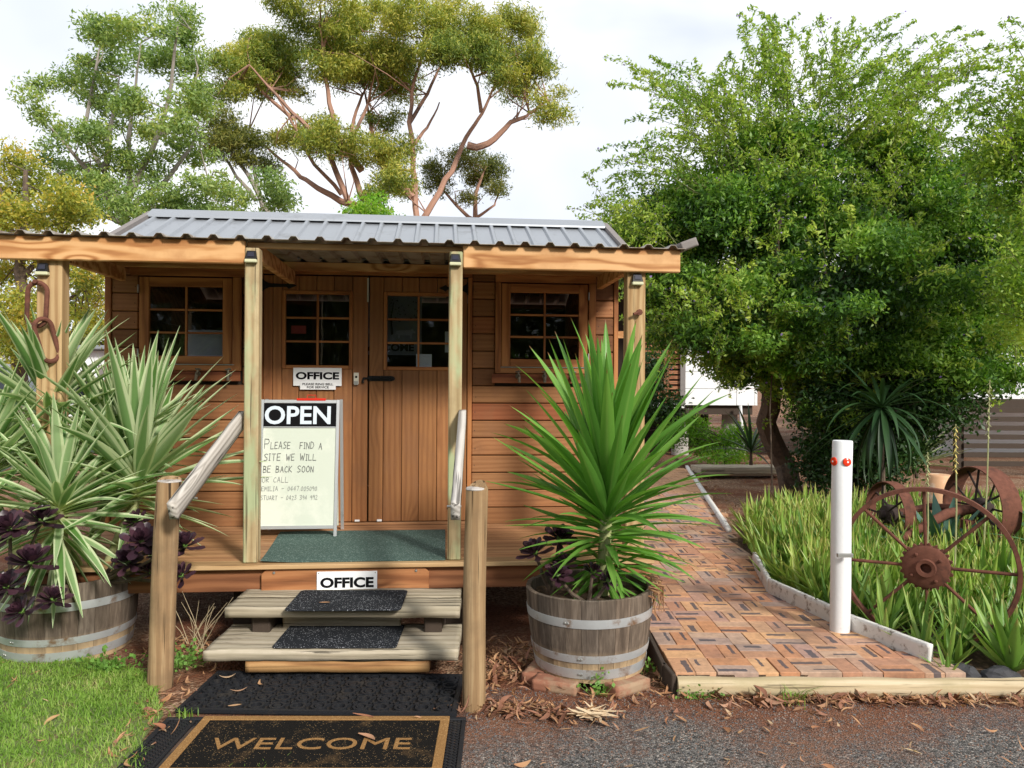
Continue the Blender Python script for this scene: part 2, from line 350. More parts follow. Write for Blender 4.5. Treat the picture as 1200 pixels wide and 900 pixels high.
# bricks of the path: each with its own burnt streak
def brickmat():
    m, nt, b = newmat('clay paver'); co, oi = objco(nt); c0 = nd(nt, 'ShaderNodeTexCoord').outputs['Object']
    sp = nd(nt, 'ShaderNodeSeparateXYZ', {0: c0}); r2 = mth(nt, 'FRACT', mth(nt, 'MULTIPLY', oi, 13.7)); r3 = mth(nt, 'FRACT', mth(nt, 'MULTIPLY', oi, 57.3))
    c = ramp(nt, oi, [(0, (.48, .235, .12)), (.2, (.40, .205, .135)), (.4, (.58, .34, .18)), (.55, (.38, .24, .20)), (.7, (.50, .26, .14)), (.85, (.47, .32, .23)), (1, (.33, .24, .21))])
    n = nd(nt, 'ShaderNodeTexNoise', {'Vector': co, 'Scale': 26, 'Detail': 6, 'Roughness': .7}).outputs[0]
    c = mixc(nt, 1., c, ramp(nt, n, [(.3, (.75,)*3), (.7, (1.2, 1.18, 1.15))]), 'MULTIPLY')
    ed = nd(nt, 'ShaderNodeTexNoise', {'Vector': co, 'Scale': 30, 'Detail': 3}).outputs[0]
    yy = mth(nt, 'ABSOLUTE', mth(nt, 'ADD', sp.outputs[1], mth(nt, 'ADD', mth(nt, 'MULTIPLY', mth(nt, 'SUBTRACT', r2, .5), .05), mth(nt, 'MULTIPLY', mth(nt, 'SUBTRACT', ed, .5), .018))))
    xx = mth(nt, 'ABSOLUTE', mth(nt, 'ADD', sp.outputs[0], mth(nt, 'ADD', mth(nt, 'MULTIPLY', mth(nt, 'SUBTRACT', r3, .5), .1), mth(nt, 'MULTIPLY', mth(nt, 'SUBTRACT', ed, .5), .03))))
    st = mth(nt, 'MULTIPLY', mth(nt, 'LESS_THAN', yy, mth(nt, 'ADD', .007, mth(nt, 'MULTIPLY', r3, .013))), mth(nt, 'LESS_THAN', xx, mth(nt, 'ADD', .03, mth(nt, 'MULTIPLY', r2, .055))))
    st = mth(nt, 'MULTIPLY', st, mth(nt, 'GREATER_THAN', r2, .22))
    c = mixc(nt, mth(nt, 'MULTIPLY', st, .86), c, (.06, .06, .075))
    dz = nd(nt, 'ShaderNodeTexNoise', {'Vector': pathmap(nt), 'Scale': 1.6, 'Detail': 7, 'Roughness': .65}).outputs[0]
    c = mixc(nt, ramp(nt, dz, [(.5, (0,)*3), (.66, (.55,)*3)]), c, (.13, .09, .07))
    setp(b, Base_Color=c, Roughness=.82, Specular_IOR_Level=.25); bump(nt, b, n, .35, .003); return m
M['brick'] = brickmat()
# ground: red earth, with asphalt as its own sheet
def groundmat(name, asphalt):
    m, nt, b = newmat(name); P = pathmap(nt)
    f1 = nd(nt, 'ShaderNodeTexNoise', {'Vector': P, 'Scale': 1.1, 'Detail': 8, 'Roughness': .62}).outputs[0]
    f2 = nd(nt, 'ShaderNodeTexNoise', {'Vector': P, 'Scale': 45, 'Detail': 6, 'Roughness': .7}).outputs[0]
    vo = nd(nt, 'ShaderNodeTexVoronoi', {'Vector': P, 'Scale': 120 if asphalt else 70, 'Randomness': 1.})
    sc = nd(nt, 'ShaderNodeSeparateColor', {0: vo.outputs['Color']}).outputs[0]
    earth = ramp(nt, f2, [(.25, (.07, .026, .014)), (.55, (.19, .075, .04)), (.8, (.28, .13, .075))])
    if asphalt:
        st = ramp(nt, sc, [(0, (.04, .039, .038)), (.5, (.115, .108, .10)), (.85, (.2, .185, .17)), (1, (.38, .34, .30))])
        st = mixc(nt, 1., st, ramp(nt, f2, [(.3, (.75,)*3), (.7, (1.2,)*3)]), 'MULTIPLY')
        sp = nd(nt, 'ShaderNodeSeparateXYZ', {0: P})
        # red soil washed over the asphalt, most of it near the cabin and the log
        near = mth(nt, 'MULTIPLY', mth(nt, 'SUBTRACT', sp.outputs[1], 2.98), .9)
        w = mth(nt, 'ADD', near, mth(nt, 'MULTIPLY', mth(nt, 'SUBTRACT', f1, .5), 2.3))
        w = mth(nt, 'ADD', w, mth(nt, 'MULTIPLY', mth(nt, 'SUBTRACT', f2, .5), .9))
        c = mixc(nt, ramp(nt, w, [(.12, (.0,)*3), (.62, (.95,)*3)]), st, earth)
        c = mixc(nt, ramp(nt, f1, [(.5, (0,)*3), (.7, (.35,)*3)]), c, (.26, .19, .13))
        h = mth(nt, 'ADD', mth(nt, 'MULTIPLY', vo.outputs['Distance'], -.9), f2)
        bs = .8
    else:
        br = ramp(nt, sc, [(0, (.10, .055, .03)), (.4, (.22, .13, .08)), (.75, (.34, .22, .14)), (1, (.5, .38, .26))])
        c = mixc(nt, ramp(nt, f1, [(.42, (0,)*3), (.55, (.8,)*3)]), earth, br); h = mth(nt, 'ADD', vo.outputs['Distance'], f2); bs = .9
    setp(b, Base_Color=c, Roughness=.95, Specular_IOR_Level=.15); bump(nt, b, h, bs, .012); return m
M['asphalt'] = groundmat('gravelly asphalt', True); M['earth'] = groundmat('red earth and bark', False)
M['soil'] = plain('potting soil', (.07, .042, .026), .95, var=.6, scale=40, bst=.9, dirt=(.2, .12, .07), dscale=30, bd=.01)
M['lawnsoil'] = plain('lawn soil', (.12, .15, .05), .95, var=.5, scale=30, bst=.6, dirt=(.14, .10, .05), dscale=8, bd=.01)
M['bark'] = plain('grey brown bark', (.12, .085, .06), .9, var=.4, scale=14, bst=.8, dirt=(.06, .045, .035), dscale=9, bd=.02)
M['gumbark'] = plain('smooth pink gum bark', (.36, .2, .14), .7, var=.3, scale=1.5, bst=.3, dirt=(.17, .10, .075), dscale=.9, dlo=.52, bd=.02)
M['greybark'] = plain('pale grey bark', (.26, .23, .2), .8, var=.3, scale=2, bst=.3, bd=.02)
M['litter'] = leafmat('dry leaves', [(.20, .075, .035), (.32, .145, .07), (.45, .26, .13), (.24, .11, .07), (.56, .42, .25)], rough=.7, trans=.1, clump=6)
M['litterd'] = leafmat('dark shed bark', [(.10, .04, .022), (.19, .08, .045), (.28, .13, .08), (.40, .24, .15)], rough=.75, trans=.05, clump=5)
M['litter1'] = leafmat('one dry leaf', [(.36, .14, .06), (.5, .32, .17), (.30, .10, .05), (.56, .42, .26)], rough=.65, trans=.1, islands=False)
M['grass'] = leafmat('lawn grass', [(.08, .17, .02), (.17, .30, .04), (.25, .39, .07), (.40, .40, .16)], trans=.35, clump=3.2)
M['duranta'] = leafmat('duranta leaves', [(.02, .06, .012), (.05, .13, .02), (.11, .23, .03), (.2, .34, .05), (.30, .42, .07)], rough=.45, trans=.33, clump=1.3)
M['duranta2'] = leafmat('paler duranta leaves', [(.07, .16, .02), (.18, .30, .04), (.32, .42, .06), (.45, .50, .10)], rough=.45, trans=.35, clump=1.2)
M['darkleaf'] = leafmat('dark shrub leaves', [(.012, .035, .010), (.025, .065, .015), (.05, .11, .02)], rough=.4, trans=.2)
M['limeleaf'] = leafmat('lime leaves', [(.08, .2, .02), (.16, .34, .03), (.3, .42, .05)], rough=.4, trans=.4)
M['gumleaf'] = leafmat('gum leaves', [(.07, .12, .03), (.13, .20, .04), (.24, .29, .05), (.42, .40, .07), (.52, .45, .09)], trans=.3, clump=.35)
M['gumdark'] = leafmat('darker gum leaves', [(.04, .065, .02), (.09, .12, .03), (.17, .18, .035), (.25, .22, .05)], trans=.25, clump=.5)
M['palefine'] = leafmat('pale fine leaves', [(.10, .18, .06), (.18, .27, .09), (.27, .36, .10), (.42, .43, .11)], trans=.35, clump=.6)
M['yellowl'] = leafmat('yellowing leaves', [(.08, .12, .02), (.18, .22, .035), (.33, .34, .05), (.5, .4, .07), (.52, .3, .07)], trans=.35, clump=.9)
def tipbrown(nt, c):
    sp = nd(nt, 'ShaderNodeSeparateXYZ', {0: nd(nt, 'ShaderNodeUVMap').outputs[0]}); return mixc(nt, ramp(nt, sp.outputs[1], [(.84, (0,)*3), (1, (.75,)*3)]), c, (.42, .27, .12))
M['aloe'] = leafmat('aloe leaves', [(.08, .17, .03), (.16, .28, .05), (.26, .38, .07), (.40, .42, .12)], rough=.4, trans=.2, clump=2, uvstripe=tipbrown)
M['aloe1'] = leafmat('aloe leaf', [(.09, .19, .035), (.16, .29, .05), (.26, .36, .08)], rough=.4, trans=.15, islands=False, uvstripe=tipbrown)
M['flower'] = leafmat('violet flowers', [(.16, .08, .32), (.3, .2, .5)], trans=.3)
M['aeon'] = leafmat('dark purple leaves', [(.022, .011, .018), (.042, .018, .028), (.075, .033, .046)], rough=.35, trans=.04, islands=False, tcol=(1, .6, .8))
M['weed'] = leafmat('weed leaves', [(.12, .26, .04), (.2, .36, .08)], trans=.3)
def tipfade(nt, c):
    uv = nd(nt, 'ShaderNodeUVMap').outputs[0]; sp = nd(nt, 'ShaderNodeSeparateXYZ', {0: uv})
    n = nd(nt, 'ShaderNodeTexNoise', {'Vector': vmul(nt, uv, (60, 3, 1)), 'Scale': 1., 'Detail': 2}).outputs[0]
    c = mixc(nt, mth(nt, 'MULTIPLY', n, .5), c, (.16, .33, .05))
    ctr = mth(nt, 'SUBTRACT', 1., mth(nt, 'MULTIPLY', mth(nt, 'ABSOLUTE', mth(nt, 'SUBTRACT', sp.outputs[0], .5)), 9), clamp=True)
    c = mixc(nt, mth(nt, 'MULTIPLY', ctr, .35), c, (.3, .45, .12))
    c = mixc(nt, ramp(nt, sp.outputs[1], [(.965, (0,)*3), (.985, (1,)*3)]), c, (.2, .1, .04))
    return mixc(nt, ramp(nt, sp.outputs[1], [(.0, (.8,)*3), (.12, (0,)*3)]), c, (.5, .6, .3))
M['yucca'] = leafmat('green yucca leaf', [(.06, .18, .03), (.11, .27, .045), (.18, .36, .07)], rough=.38, trans=.28, islands=False, uvstripe=tipfade)
def varieg(nt, c):
    uv = nd(nt, 'ShaderNodeUVMap').outputs[0]; sp = nd(nt, 'ShaderNodeSeparateXYZ', {0: uv})
    n = nd(nt, 'ShaderNodeTexNoise', {'Vector': vmul(nt, uv, (22, .8, 1)), 'Scale': 1., 'Detail': 2}).outputs[0]
    e = mth(nt, 'ADD', mth(nt, 'MULTIPLY', mth(nt, 'ABSOLUTE', mth(nt, 'SUBTRACT', sp.outputs[0], .5)), 2), mth(nt, 'MULTIPLY', mth(nt, 'SUBTRACT', n, .5), .75))
    c = mixc(nt, ramp(nt, e, [(.55, (0,)*3), (.68, (1,)*3)]), c, (.58, .65, .40))
    return mixc(nt, ramp(nt, sp.outputs[1], [(.02, (1,)*3), (.2, (0,)*3)]), c, (.66, .68, .36))
M['varieg'] = leafmat('variegated yucca leaf', [(.10, .22, .05), (.19, .32, .12), (.32, .44, .22)], rough=.4, trans=.25, islands=False, uvstripe=varieg, tcol=(1.3, 1.4, .8))
M['shoot'] = plain('green shoot bark', (.13, .14, .05), .8, var=.4, scale=20, bst=0)
M['stem'] = plain('pale plant stem', (.33, .34, .16), .8, var=.4, scale=20, bst=.5)

# ================================================================== SETTING
TH = R(5.3); ct, st_ = math.cos(TH), math.sin(TH)
def wuv(u, v, z=0): return Vector((u*ct-v*st_, u*st_+v*ct, z))
def sheet(name, mat, poly, z, kind='structure', n=0):
    me = bpy.data.meshes.new(name); me.from_pydata([(x, y, z) for x, y in poly], [], [tuple(range(len(poly)))]); return tag(ob(name, me, mat), kind=kind)
def ground_sheet():
    xs = np.concatenate([[-900, -200, -60, -20, -10], np.linspace(-6, 8, 57), [12, 20, 60, 200, 900]]); ys = np.concatenate([[-600, -100, -20, -5, 0], np.linspace(1, 16, 61), [20, 30, 60, 200, 1500]])
    X, Y = np.meshgrid(xs, ys, indexing='ij'); from mathutils import noise
    Z = np.zeros_like(X)
    for i in range(X.shape[0]):
        for j in range(X.shape[1]):
            Z[i, j] = -.012+noise.noise((X[i, j]*.9, Y[i, j]*.9, 0))*.012 if abs(X[i, j]) < 9 and 0 < Y[i, j] < 17 else -.02
    V = np.stack([X, Y, Z], -1).reshape(-1, 3); a, b = X.shape
    I = np.arange(a*b).reshape(a, b); F = np.stack([I[:-1, :-1], I[1:, :-1], I[1:, 1:], I[:-1, 1:]], -1).reshape(-1, 4)
    return tag(ob('ground', npmesh('ground', V, F, smooth=True), M['earth']), kind='structure')
ground_sheet()
# asphalt drive, ragged where it meets the earth
pts = [(-1.2, .3)]
rr = random.Random(3)
edge = [(x, (4.02 if x < .8 else 3.84)+rr.uniform(-.03, .03)) for x in np.linspace(-1.5, 9, 60)]
sheet('driveway', M['asphalt'], [(-1.5, -30), (9, -30)]+[(x, y) for x, y in edge[::-1]], .006)
# lawn
lawn_edge = [(-1.42, 2.6), (-1.46, 3.1), (-1.58, 3.3), (-1.6, 3.55), (-1.72, 3.75), (-1.8, 3.95), (-2.0, 4.1), (-2.3, 4.25), (-2.9, 4.3), (-3.6, 4.6), (-9, 4.9), (-9, -6), (-1.42, -6)]
sheet('lawn', M['lawnsoil'], lawn_edge, .008)
def inpoly(x, y, P):
    r = np.zeros(np.shape(x), bool); j = len(P)-1
    for i in range(len(P)):
        xi, yi = P[i]; xj, yj = P[j]
        c = ((yi > y) != (yj > y)) & (x < (xj-xi)*(y-yi)/((yj-yi) or 1e-9)+xi); r ^= c; j = i
    return r
def blades(N, xy, h0, h1, w, lean, z=0.005, tip=.15):
    """N thin curved blades rooted at xy"""
    h = rng.uniform(h0, h1, N); a = rng.uniform(0, 2*PI, N); l = rng.uniform(0, lean, N)*h; ww = w*rng.uniform(.6, 1.3, N)
    d = np.stack([np.cos(a), np.sin(a)], -1); p = np.stack([-d[:, 1], d[:, 0]], -1)
    def row(t, k):
        c = xy+d*(l*t*t)[:, None]; zz = z+h*t*(1-.25*t*lean)
        L = np.concatenate([c-p*(ww*k/2)[:, None], zz[:, None]], 1); Q = np.concatenate([c+p*(ww*k/2)[:, None], zz[:, None]], 1); return L, Q
    A, B = row(0, 1); C, D = row(.55, .85); E_, F_ = row(1, tip)
    V = np.stack([A, B, C, D, E_, F_], 1).reshape(-1, 3); i = np.arange(N)[:, None]*6
    F = np.concatenate([i+np.array([[0, 1, 3, 2]]), i+np.array([[2, 3, 5, 4]])], 0); return V, F
N = 90000; y = 2.6+rng.random(N)**.8*2.2; x = -1.35-rng.random(N)*2.6; k = inpoly(x, y, lawn_edge)
den = np.sin(x*5+1.3)*np.sin(y*6)+.6*np.sin(x*13)*np.cos(y*11); near = np.clip((-1.5-x)*4, 0, 1)
k &= rng.random(N) < (.75+.25*den)*(.35+.65*near); xy = np.stack([x, y], -1)[k]
V, F = blades(len(xy), xy, .018, .05, .0045, 1.3)
tag(ob('grass', npmesh('grass', V, F), M['grass']), 'short green lawn grass growing left of the doormats', None, None, 'stuff')

# brick path beside the cabin
path = thing('brick_path', None, None, (1.4, 3.87, 0)); path['kind'] = 'structure'
pathpoly = [(.83, 3.86), (2.3, 3.9), (1.84, 5.37), (1.98, 6.2), (2.2, 7.66), (3.1, 13.5), (2.42, 13.5), (1.45, 9), (1.2, 7.5), (.86, 5.6)]
bb = [(1.36, .10), (1.36, .10)]
me_b = MB().box((.2095, .1035, .05)).mesh('brick', bevel=.0025)
bl = []
pr = R(.9)
for i in range(-1, 14):
    for j in range(0, 46):
        cx, cy = .94+i*.212, 3.98+j*.212
        for q in (-.053, .053):
            if (i+j) % 2: dx, dy, rz = 0, q, 0
            else: dx, dy, rz = q, 0, PI/2
            X, Y = cx+dx, cy+dy; X, Y = .83+(X-.83)*math.cos(pr)-(Y-3.87)*math.sin(pr), 3.87+(X-.83)*math.sin(pr)+(Y-3.87)*math.cos(pr)
            if inpoly(np.array([X]), np.array([Y]), pathpoly)[0]: bl.append((Y, X, rz))
bl.sort(); rr = random.Random(5); rest = MB()
for n, (Y, X, rz) in enumerate(bl):
    z = .074+rr.uniform(-.002, .002); rx, ry = rr.uniform(-.011, .011), rr.uniform(-.011, .011)
    if n < 300: ob('brick', me_b, M['brick'], path, (X-1.4+rr.uniform(-.0015, .0015), Y-3.87, z), (rx, ry, rz+rr.uniform(-.012, .012)))
    else: rest.box((.207, .102, .05), M=Matrix.Translation((X-1.4, Y-3.87, z)) @ Euler((rx, ry, rz)).to_matrix().to_4x4())
tag(ob('far_bricks', rest.mesh('far_bricks'), M['brick'], path), kind='stuff')
mb = MB().prism([(x-1.4, y-3.87) for x, y in [(.845, 3.875), (2.25, 3.9), (1.84, 5.37), (1.98, 6.2), (2.2, 7.66), (3.1, 13.5), (2.42, 13.5), (1.45, 9), (1.2, 7.5), (.88, 5.6)]], .0, .088)
ob('joint_sand', mb.mesh('joint_sand'), M['soil'], path)
for a, b in (((.822, 4.75), (.808, 3.97)), ((.812, 4.0), (.83, 3.83))):
    L = math.dist(a, b); board_m = boxmesh(L, .025, .12, .004)
    ob('side_board', board_m.copy(), M['darkt'], path, ((a[0]+b[0])/2-1.4-.012, (a[1]+b[1])/2-3.87, .045), (0, 0, math.atan2(b[1]-a[1], b[0]-a[0])))
# log along the front of the path
pts = [(x, 3.835+.008*math.sin(x*3), .048+.003*math.sin(x*5)) for x in np.linspace(.835, 2.575, 16)]
lg = MB().tube([(p[0]-1.7, p[1]-3.835, p[2]) for p in pts], [.047+.003*math.sin(i*1.7) for i in range(16)], 16).mesh('log', smooth=True)
t = ob('log_edging', lg, M['logx'], None, (1.7, 3.835, 0)); tag(t, 'pale round log lying across the front end of the brick path', 'log')
# garden bed and mulch
bed = [(2.25, 3.93), (2.02, 4.62), (1.84, 5.37), (2.0, 6.2), (2.24, 7.7), (3.0, 8.8), (5.5, 9.0), (9, 9), (9, 3.9)]
sheet('garden_bed', M['soil'], bed, .055)
sheet('mulch', M['earth'], [(2.22, 7.66), (3.12, 13.5), (3.5, 16.5), (30, 17), (30, 6.5), (6, 6.5)], .045)

# ================================================================== CABIN
CO = wuv(-.54, 5.87); CU, CV = -.54, 5.87
cabin = thing('cabin', 'small timber cabin office with double doors, verandah and ribbed metal roof', 'cabin', CO, TH)
OFF = (CU, CV, 0)
def cb(name, a, b, mat, bev=.003, parent=None, rot=None): return board(name, a, b, M[mat], parent or cabin, bev, OFF, rot)
V2 = 5.87
rows = [.47+.133*i for i in range(15)]
def wall_rows(u0, u1, hole=None):
    for z in rows:
        z1 = min(z+.133, 2.39)
        segs = [(u0, u1)]
        if hole and z1 > hole[2]+.02 and z < hole[3]-.02: segs = [(u0, hole[0]), (hole[1], u1)]
        for a, b in segs: cb('wall_board', (a+.001, V2, z+.003), (b-.001, V2+.03, z1-.0025), 'cedar_h', .007)
wall_rows(-2.404, -1.365, (-2.215, -1.47, 1.63, 2.33)); wall_rows(.236, 1.335, (.413, 1.188, 1.63, 2.33))
nl = MB()
for z in rows[:-1]:
    for uu in (-2.385, -2.235, -1.45, -1.385, .262, .395, 1.21, 1.318):
        if 1.55 < z < 2.3 or uu in (-2.385, -1.385, .262, 1.318): nl.lathe([(0, .0015), (.0035, .001), (.004, 0)], 6, M=Matrix.Translation((uu-CU+random.uniform(-.006, .006), V2-.0002-CV, z+.045+random.uniform(-.01, .03))) @ Matrix.Rotation(PI/2, 4, 'X'))
tag(ob('nail_heads', nl.mesh('nail_heads'), M['rustd'], cabin), kind='stuff')
cb('corner_trim', (-2.45, V2-.008, .465), (-2.405, V2+.05, 2.40), 'cedar_fv'); cb('corner_trim', (1.336, V2-.008, .465), (1.37, V2+.05, 2.40), 'cedar_fv')
# lining behind the boards, with the openings left free
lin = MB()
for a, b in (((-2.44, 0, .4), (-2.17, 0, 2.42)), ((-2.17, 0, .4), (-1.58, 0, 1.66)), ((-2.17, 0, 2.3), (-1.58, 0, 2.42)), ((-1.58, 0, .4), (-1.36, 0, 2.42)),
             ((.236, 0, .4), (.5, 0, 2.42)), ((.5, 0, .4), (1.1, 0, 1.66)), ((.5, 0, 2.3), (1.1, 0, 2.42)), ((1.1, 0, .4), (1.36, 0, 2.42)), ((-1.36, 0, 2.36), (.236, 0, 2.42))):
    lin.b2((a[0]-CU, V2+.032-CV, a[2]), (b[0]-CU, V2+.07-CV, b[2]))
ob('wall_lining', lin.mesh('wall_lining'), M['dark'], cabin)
# side and back walls
sm = M['cedar_v']
for z in rows:
    z1 = min(z+.133, 2.39)
    for u in (-2.44, 1.33): cb('side_board', (u, V2+.052, z+.0015), (u+.03, 8.25, z1-.0015), 'fascia', 0)
    cb('back_board', (-2.44, 8.252, z+.0015), (1.36, 8.28, z1-.0015), 'fascia', 0)
for u in (-2.438, 1.333):     # gable ends
    g_ = MB().add([(u-CU, V2+.05-CV, 2.392), (u-CU, 8.2-CV, 2.392), (u-CU, 6.98-CV, 2.93), (u-CU+.025, V2+.05-CV, 2.392), (u-CU+.025, 8.2-CV, 2.392), (u-CU+.025, 6.98-CV, 2.93)],
                  [(0, 1, 2), (3, 5, 4), (0, 3, 4, 1), (1, 4, 5, 2), (2, 5, 3, 0)])
    ob('gable', g_.mesh('gable'), M['fascia'], cabin)
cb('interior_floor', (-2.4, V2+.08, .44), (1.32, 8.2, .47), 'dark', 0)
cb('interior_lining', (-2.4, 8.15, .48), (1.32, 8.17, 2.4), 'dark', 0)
# windows
def muntins(par, u0, u1, z0, z1, v, w=.014, cols=2, rws=3):
    c = (u0+u1)/2
    cb('glazing_bar', (c-w/2, v, z0), (c+w/2, v+.02, z1), 'cedar_fv', .002, par[0]) if False else None
def childboard(par, poff, name, a, b, mat, bev=.003):
    return board(name, a, b, M[mat], par, bev, poff)
def glazed(par, poff, u0, u1, z0, z1, v):
    """6 panes and the bars between them"""
    c = (u0+u1)/2; w = .0075
    childboard(par, poff, 'glazing_bar', (c-w, v-.006, z0), (c+w, v+.018, z1), 'cedar_fv', .002)
    for k in (1, 2):
        z = z0+(z1-z0)*k/3
        for a, b in ((u0, c-w-.001), (c+w+.001, u1)): childboard(par, poff, 'glazing_bar', (a, v-.004, z-w), (b, v+.016, z+w), 'cedar_f', .002)
    for k in range(3):
        a, b = z0+(z1-z0)*k/3+w, z0+(z1-z0)*(k+1)/3-w
        for p, q in ((u0, c-w), (c+w, u1)):
            childboard(par, poff, 'pane', (p, v+.006, a), (q, v+.009, b), 'glass', 0)
def window(u0, u1, hinge_left, trim0, trim1, head0, head1):
    """casement sash u0..u1, z 1.68..2.32"""
    wn = link(bpy.data.objects.new('window', None), cabin); poff = ((u0+u1)/2, V2, 1.68); wn.location = (poff[0]-CU, poff[1]-CV, poff[2])
    z0, z1 = 1.683, 2.32; s = .068; v = V2-.012
    childboard(wn, poff, 'sash_stile', (u0, v, z0), (u0+s, v+.04, z1), 'cedar_fv'); childboard(wn, poff, 'sash_stile', (u1-s, v, z0), (u1, v+.04, z1), 'cedar_fv')
    childboard(wn, poff, 'sash_rail', (u0+s+.001, v+.001, z1-s), (u1-s-.001, v+.04, z1), 'cedar_f'); childboard(wn, poff, 'sash_rail', (u0+s+.001, v+.001, z0), (u1-s-.001, v+.04, z0+s-.01), 'cedar_f')
    glazed(wn, poff, u0+s+.001, u1-s-.001, z0+s-.008, z1-s-.001, v+.012)
    for uu in trim0: childboard(wn, poff, 'frame_side', (uu[0], V2-.02, 1.64), (uu[1], V2+.03, 2.328), 'cedar_fv')
    childboard(wn, poff, 'frame_head', (head0, V2-.022, 2.33), (head1, V2+.03, 2.385), 'cedar_f')
    childboard(wn, poff, 'sill', (trim1[0], V2-.018, 1.632), (trim1[1], V2+.03, 1.675), 'cedar_f')
    childboard(wn, poff, 'drip_strip', (u0-.005, V2-.026, 1.6765), (u1+.02, V2-.004, 1.681), 'steel', 0)
    uh = u0-.008 if hinge_left else u1+.002
    for z in (2.2, 1.73): childboard(wn, poff, 'hinge', (uh, V2-.03, z), (uh+.008, V2-.012, z+.06), 'steel', .001)
window(-2.205, -1.543, True, ((-1.538, -1.478),), (-2.21, -1.48), -2.27, -1.40)
window(.46, 1.128, False, ((.413, .455), (1.136, 1.19)), (.413, 1.19), .413, 1.19)
# racks with taps for hooks under the windows
def tap():
    mb = MB(); mb.tube([(0, 0, .0), (0, -.012, .0)], [.02, .02], 10); mb.tube([(0, -.01, 0), (0, -.03, 0), (0, -.042, -.01), (0, -.044, -.035), (0, -.04, -.045)], [.011, .013, .013, .011, .013], 8)
    mb.tube([(0, -.03, .008), (0, -.03, .03)], [.008, .008], 8); mb.tube([(-.022, -.03, .034), (-.006, -.03, .032), (.006, -.03, .036), (.022, -.03, .034)], [.006, .009, .009, .006], 6); return mb.mesh('tap', smooth=True)
tap_m = tap()
for u0, u1, us in ((-2.086, -1.475, (-1.98, -1.775, -1.55)), (.387, 1.1, (.585, .79, 1.0))):
    t = ob('hook_rack', boxmesh(u1-u0, .02, .07, .003).copy(), M['rack'], cabin, ((u0+u1)/2-CU, V2-.034-CV, 1.592))
    for i, uu in enumerate(us): ob('tap_hook', tap_m, M['brass'], t, (uu-(u0+u1)/2, -.01, .018), (0, rr.uniform(-.2, .2), rr.uniform(-.15, .15)))
# door frame and doors
cb('door_jamb', (-1.362, V2-.012, .47), (-1.322, V2+.05, 2.36), 'cedar_fv'); cb('door_jamb', (.203, V2-.012, .47), (.236, V2+.05, 2.36), 'cedar_fv')
cb('door_head', (-1.362, V2-.014, 2.362), (.236, V2+.05, 2.395), 'cedar_f'); cb('threshold', (-1.36, V2-.03, .482), (.236, V2+.05, .50), 'deckw')
def door(u0, u1, lowx, wu0, wu1, wz0, wz1):
    dn = link(bpy.data.objects.new('door', None), cabin); poff = ((u0+u1)/2, V2, .5); dn.location = (poff[0]-CU, poff[1]-CV, .5); z0, z1 = .505, 2.352
    for a, b in zip(lowx[:-1], lowx[1:]):
        if b <= wu0+.01 or a >= wu1-.01: childboard(dn, poff, 'plank', (a+.0015, V2, z0), (b-.0015, V2+.035, z1), 'cedar_v', .004)
        else:
            childboard(dn, poff, 'plank', (a+.0015, V2, z0), (b-.0015, V2+.035, wz0), 'cedar_v', .004); childboard(dn, poff, 'plank', (a+.0015, V2, wz1), (b-.0015, V2+.035, z1), 'cedar_v', .004)
    f = .026
    childboard(dn, poff, 'bead', (wu0, V2-.008, wz0), (wu0+f, V2+.03, wz1), 'cedar_fv'); childboard(dn, poff, 'bead', (wu1-f, V2-.008, wz0), (wu1, V2+.03, wz1), 'cedar_fv')
    childboard(dn, poff, 'bead', (wu0+f+.001, V2-.007, wz1-f), (wu1-f-.001, V2+.03, wz1), 'cedar_f'); childboard(dn, poff, 'bead', (wu0+f+.001, V2-.007, wz0), (wu1-f-.001, V2+.03, wz0+f), 'cedar_f')
    glazed(dn, poff, wu0+f+.001, wu1-f-.001, wz0+f+.001, wz1-f-.001, V2+.006); return dn, poff
dL, pL = door(-1.32, -.548, [-1.32, -1.25, -1.183, -1.06, -.93, -.80, -.663, -.548], -1.183, -.663, 1.655, 2.24)
dR, pR = door(-.540, .2, [-.540, -.432, -.293, -.165, -.029, .087, .2], -.432, .09, 1.65, 2.24)
childboard(dL, pL, 'door_stile', (-.66, V2-.007, .506), (-.55, V2-.001, 2.351), 'cedar_v'); 
childboard(dR, pR, 'light_gap_strip', (-.556, V2-.012, 2.16), (-.544, V2-.008, 2.34), 'alu', 0)  # pale strip stands in for the gap of light between the doors
def hinge(par, poff, u, z, d, L, s=1.):
    mb = MB(); sg = d
    mb.prism([(0, -.03*s), (L*.18, -.012*s), (L*.7, -.008*s), (L*.76, -.02*s), (L*.84, -.012*s), (L, 0), (L*.84, .012*s), (L*.76, .02*s), (L*.7, .008*s), (L*.18, .012*s), (0, .03*s)], 0, .005)
    mb.prism([(-.028*s, -.045*s), (-.018*s, -.05*s), (0, -.035*s), (0, .035*s), (-.018*s, .05*s), (-.028*s, .045*s), (-.034*s, .01*s), (-.034*s, -.01*s)], .001, .006)
    mb.tube([(-.001, -.036*s, .005), (-.001, .036*s, .005)], .006*s, 8)
    mt = Matrix(((sg, 0, 0, 0), (0, 0, -1, 0), (0, 1, 0, 0), (0, 0, 0, 1))); mb.v = [tuple(mt @ Vector(p)) for p in mb.v]
    ob('strap_hinge', mb.mesh('strap_hinge'), M['black'], par, (u-poff[0], V2-.001-poff[1], z-poff[2]))
hinge(dL, pL, -1.325, 2.275, 1, .25, 1.3); hinge(dR, pR, .2, 2.275, -1, .22, 1.3); hinge(dL, pL, -1.325, .62, 1, .23); hinge(dR, pR, .14, .60, -1, .09, .5)
lt = MB(); lt.prism([(-.35-.0, -.013), (-.345, .0), (-.35, .013), (-.37, .02), (-.55, .02), (-.56, .012), (-.56, -.012), (-.55, -.02), (-.37, -.02)], 0, .004)
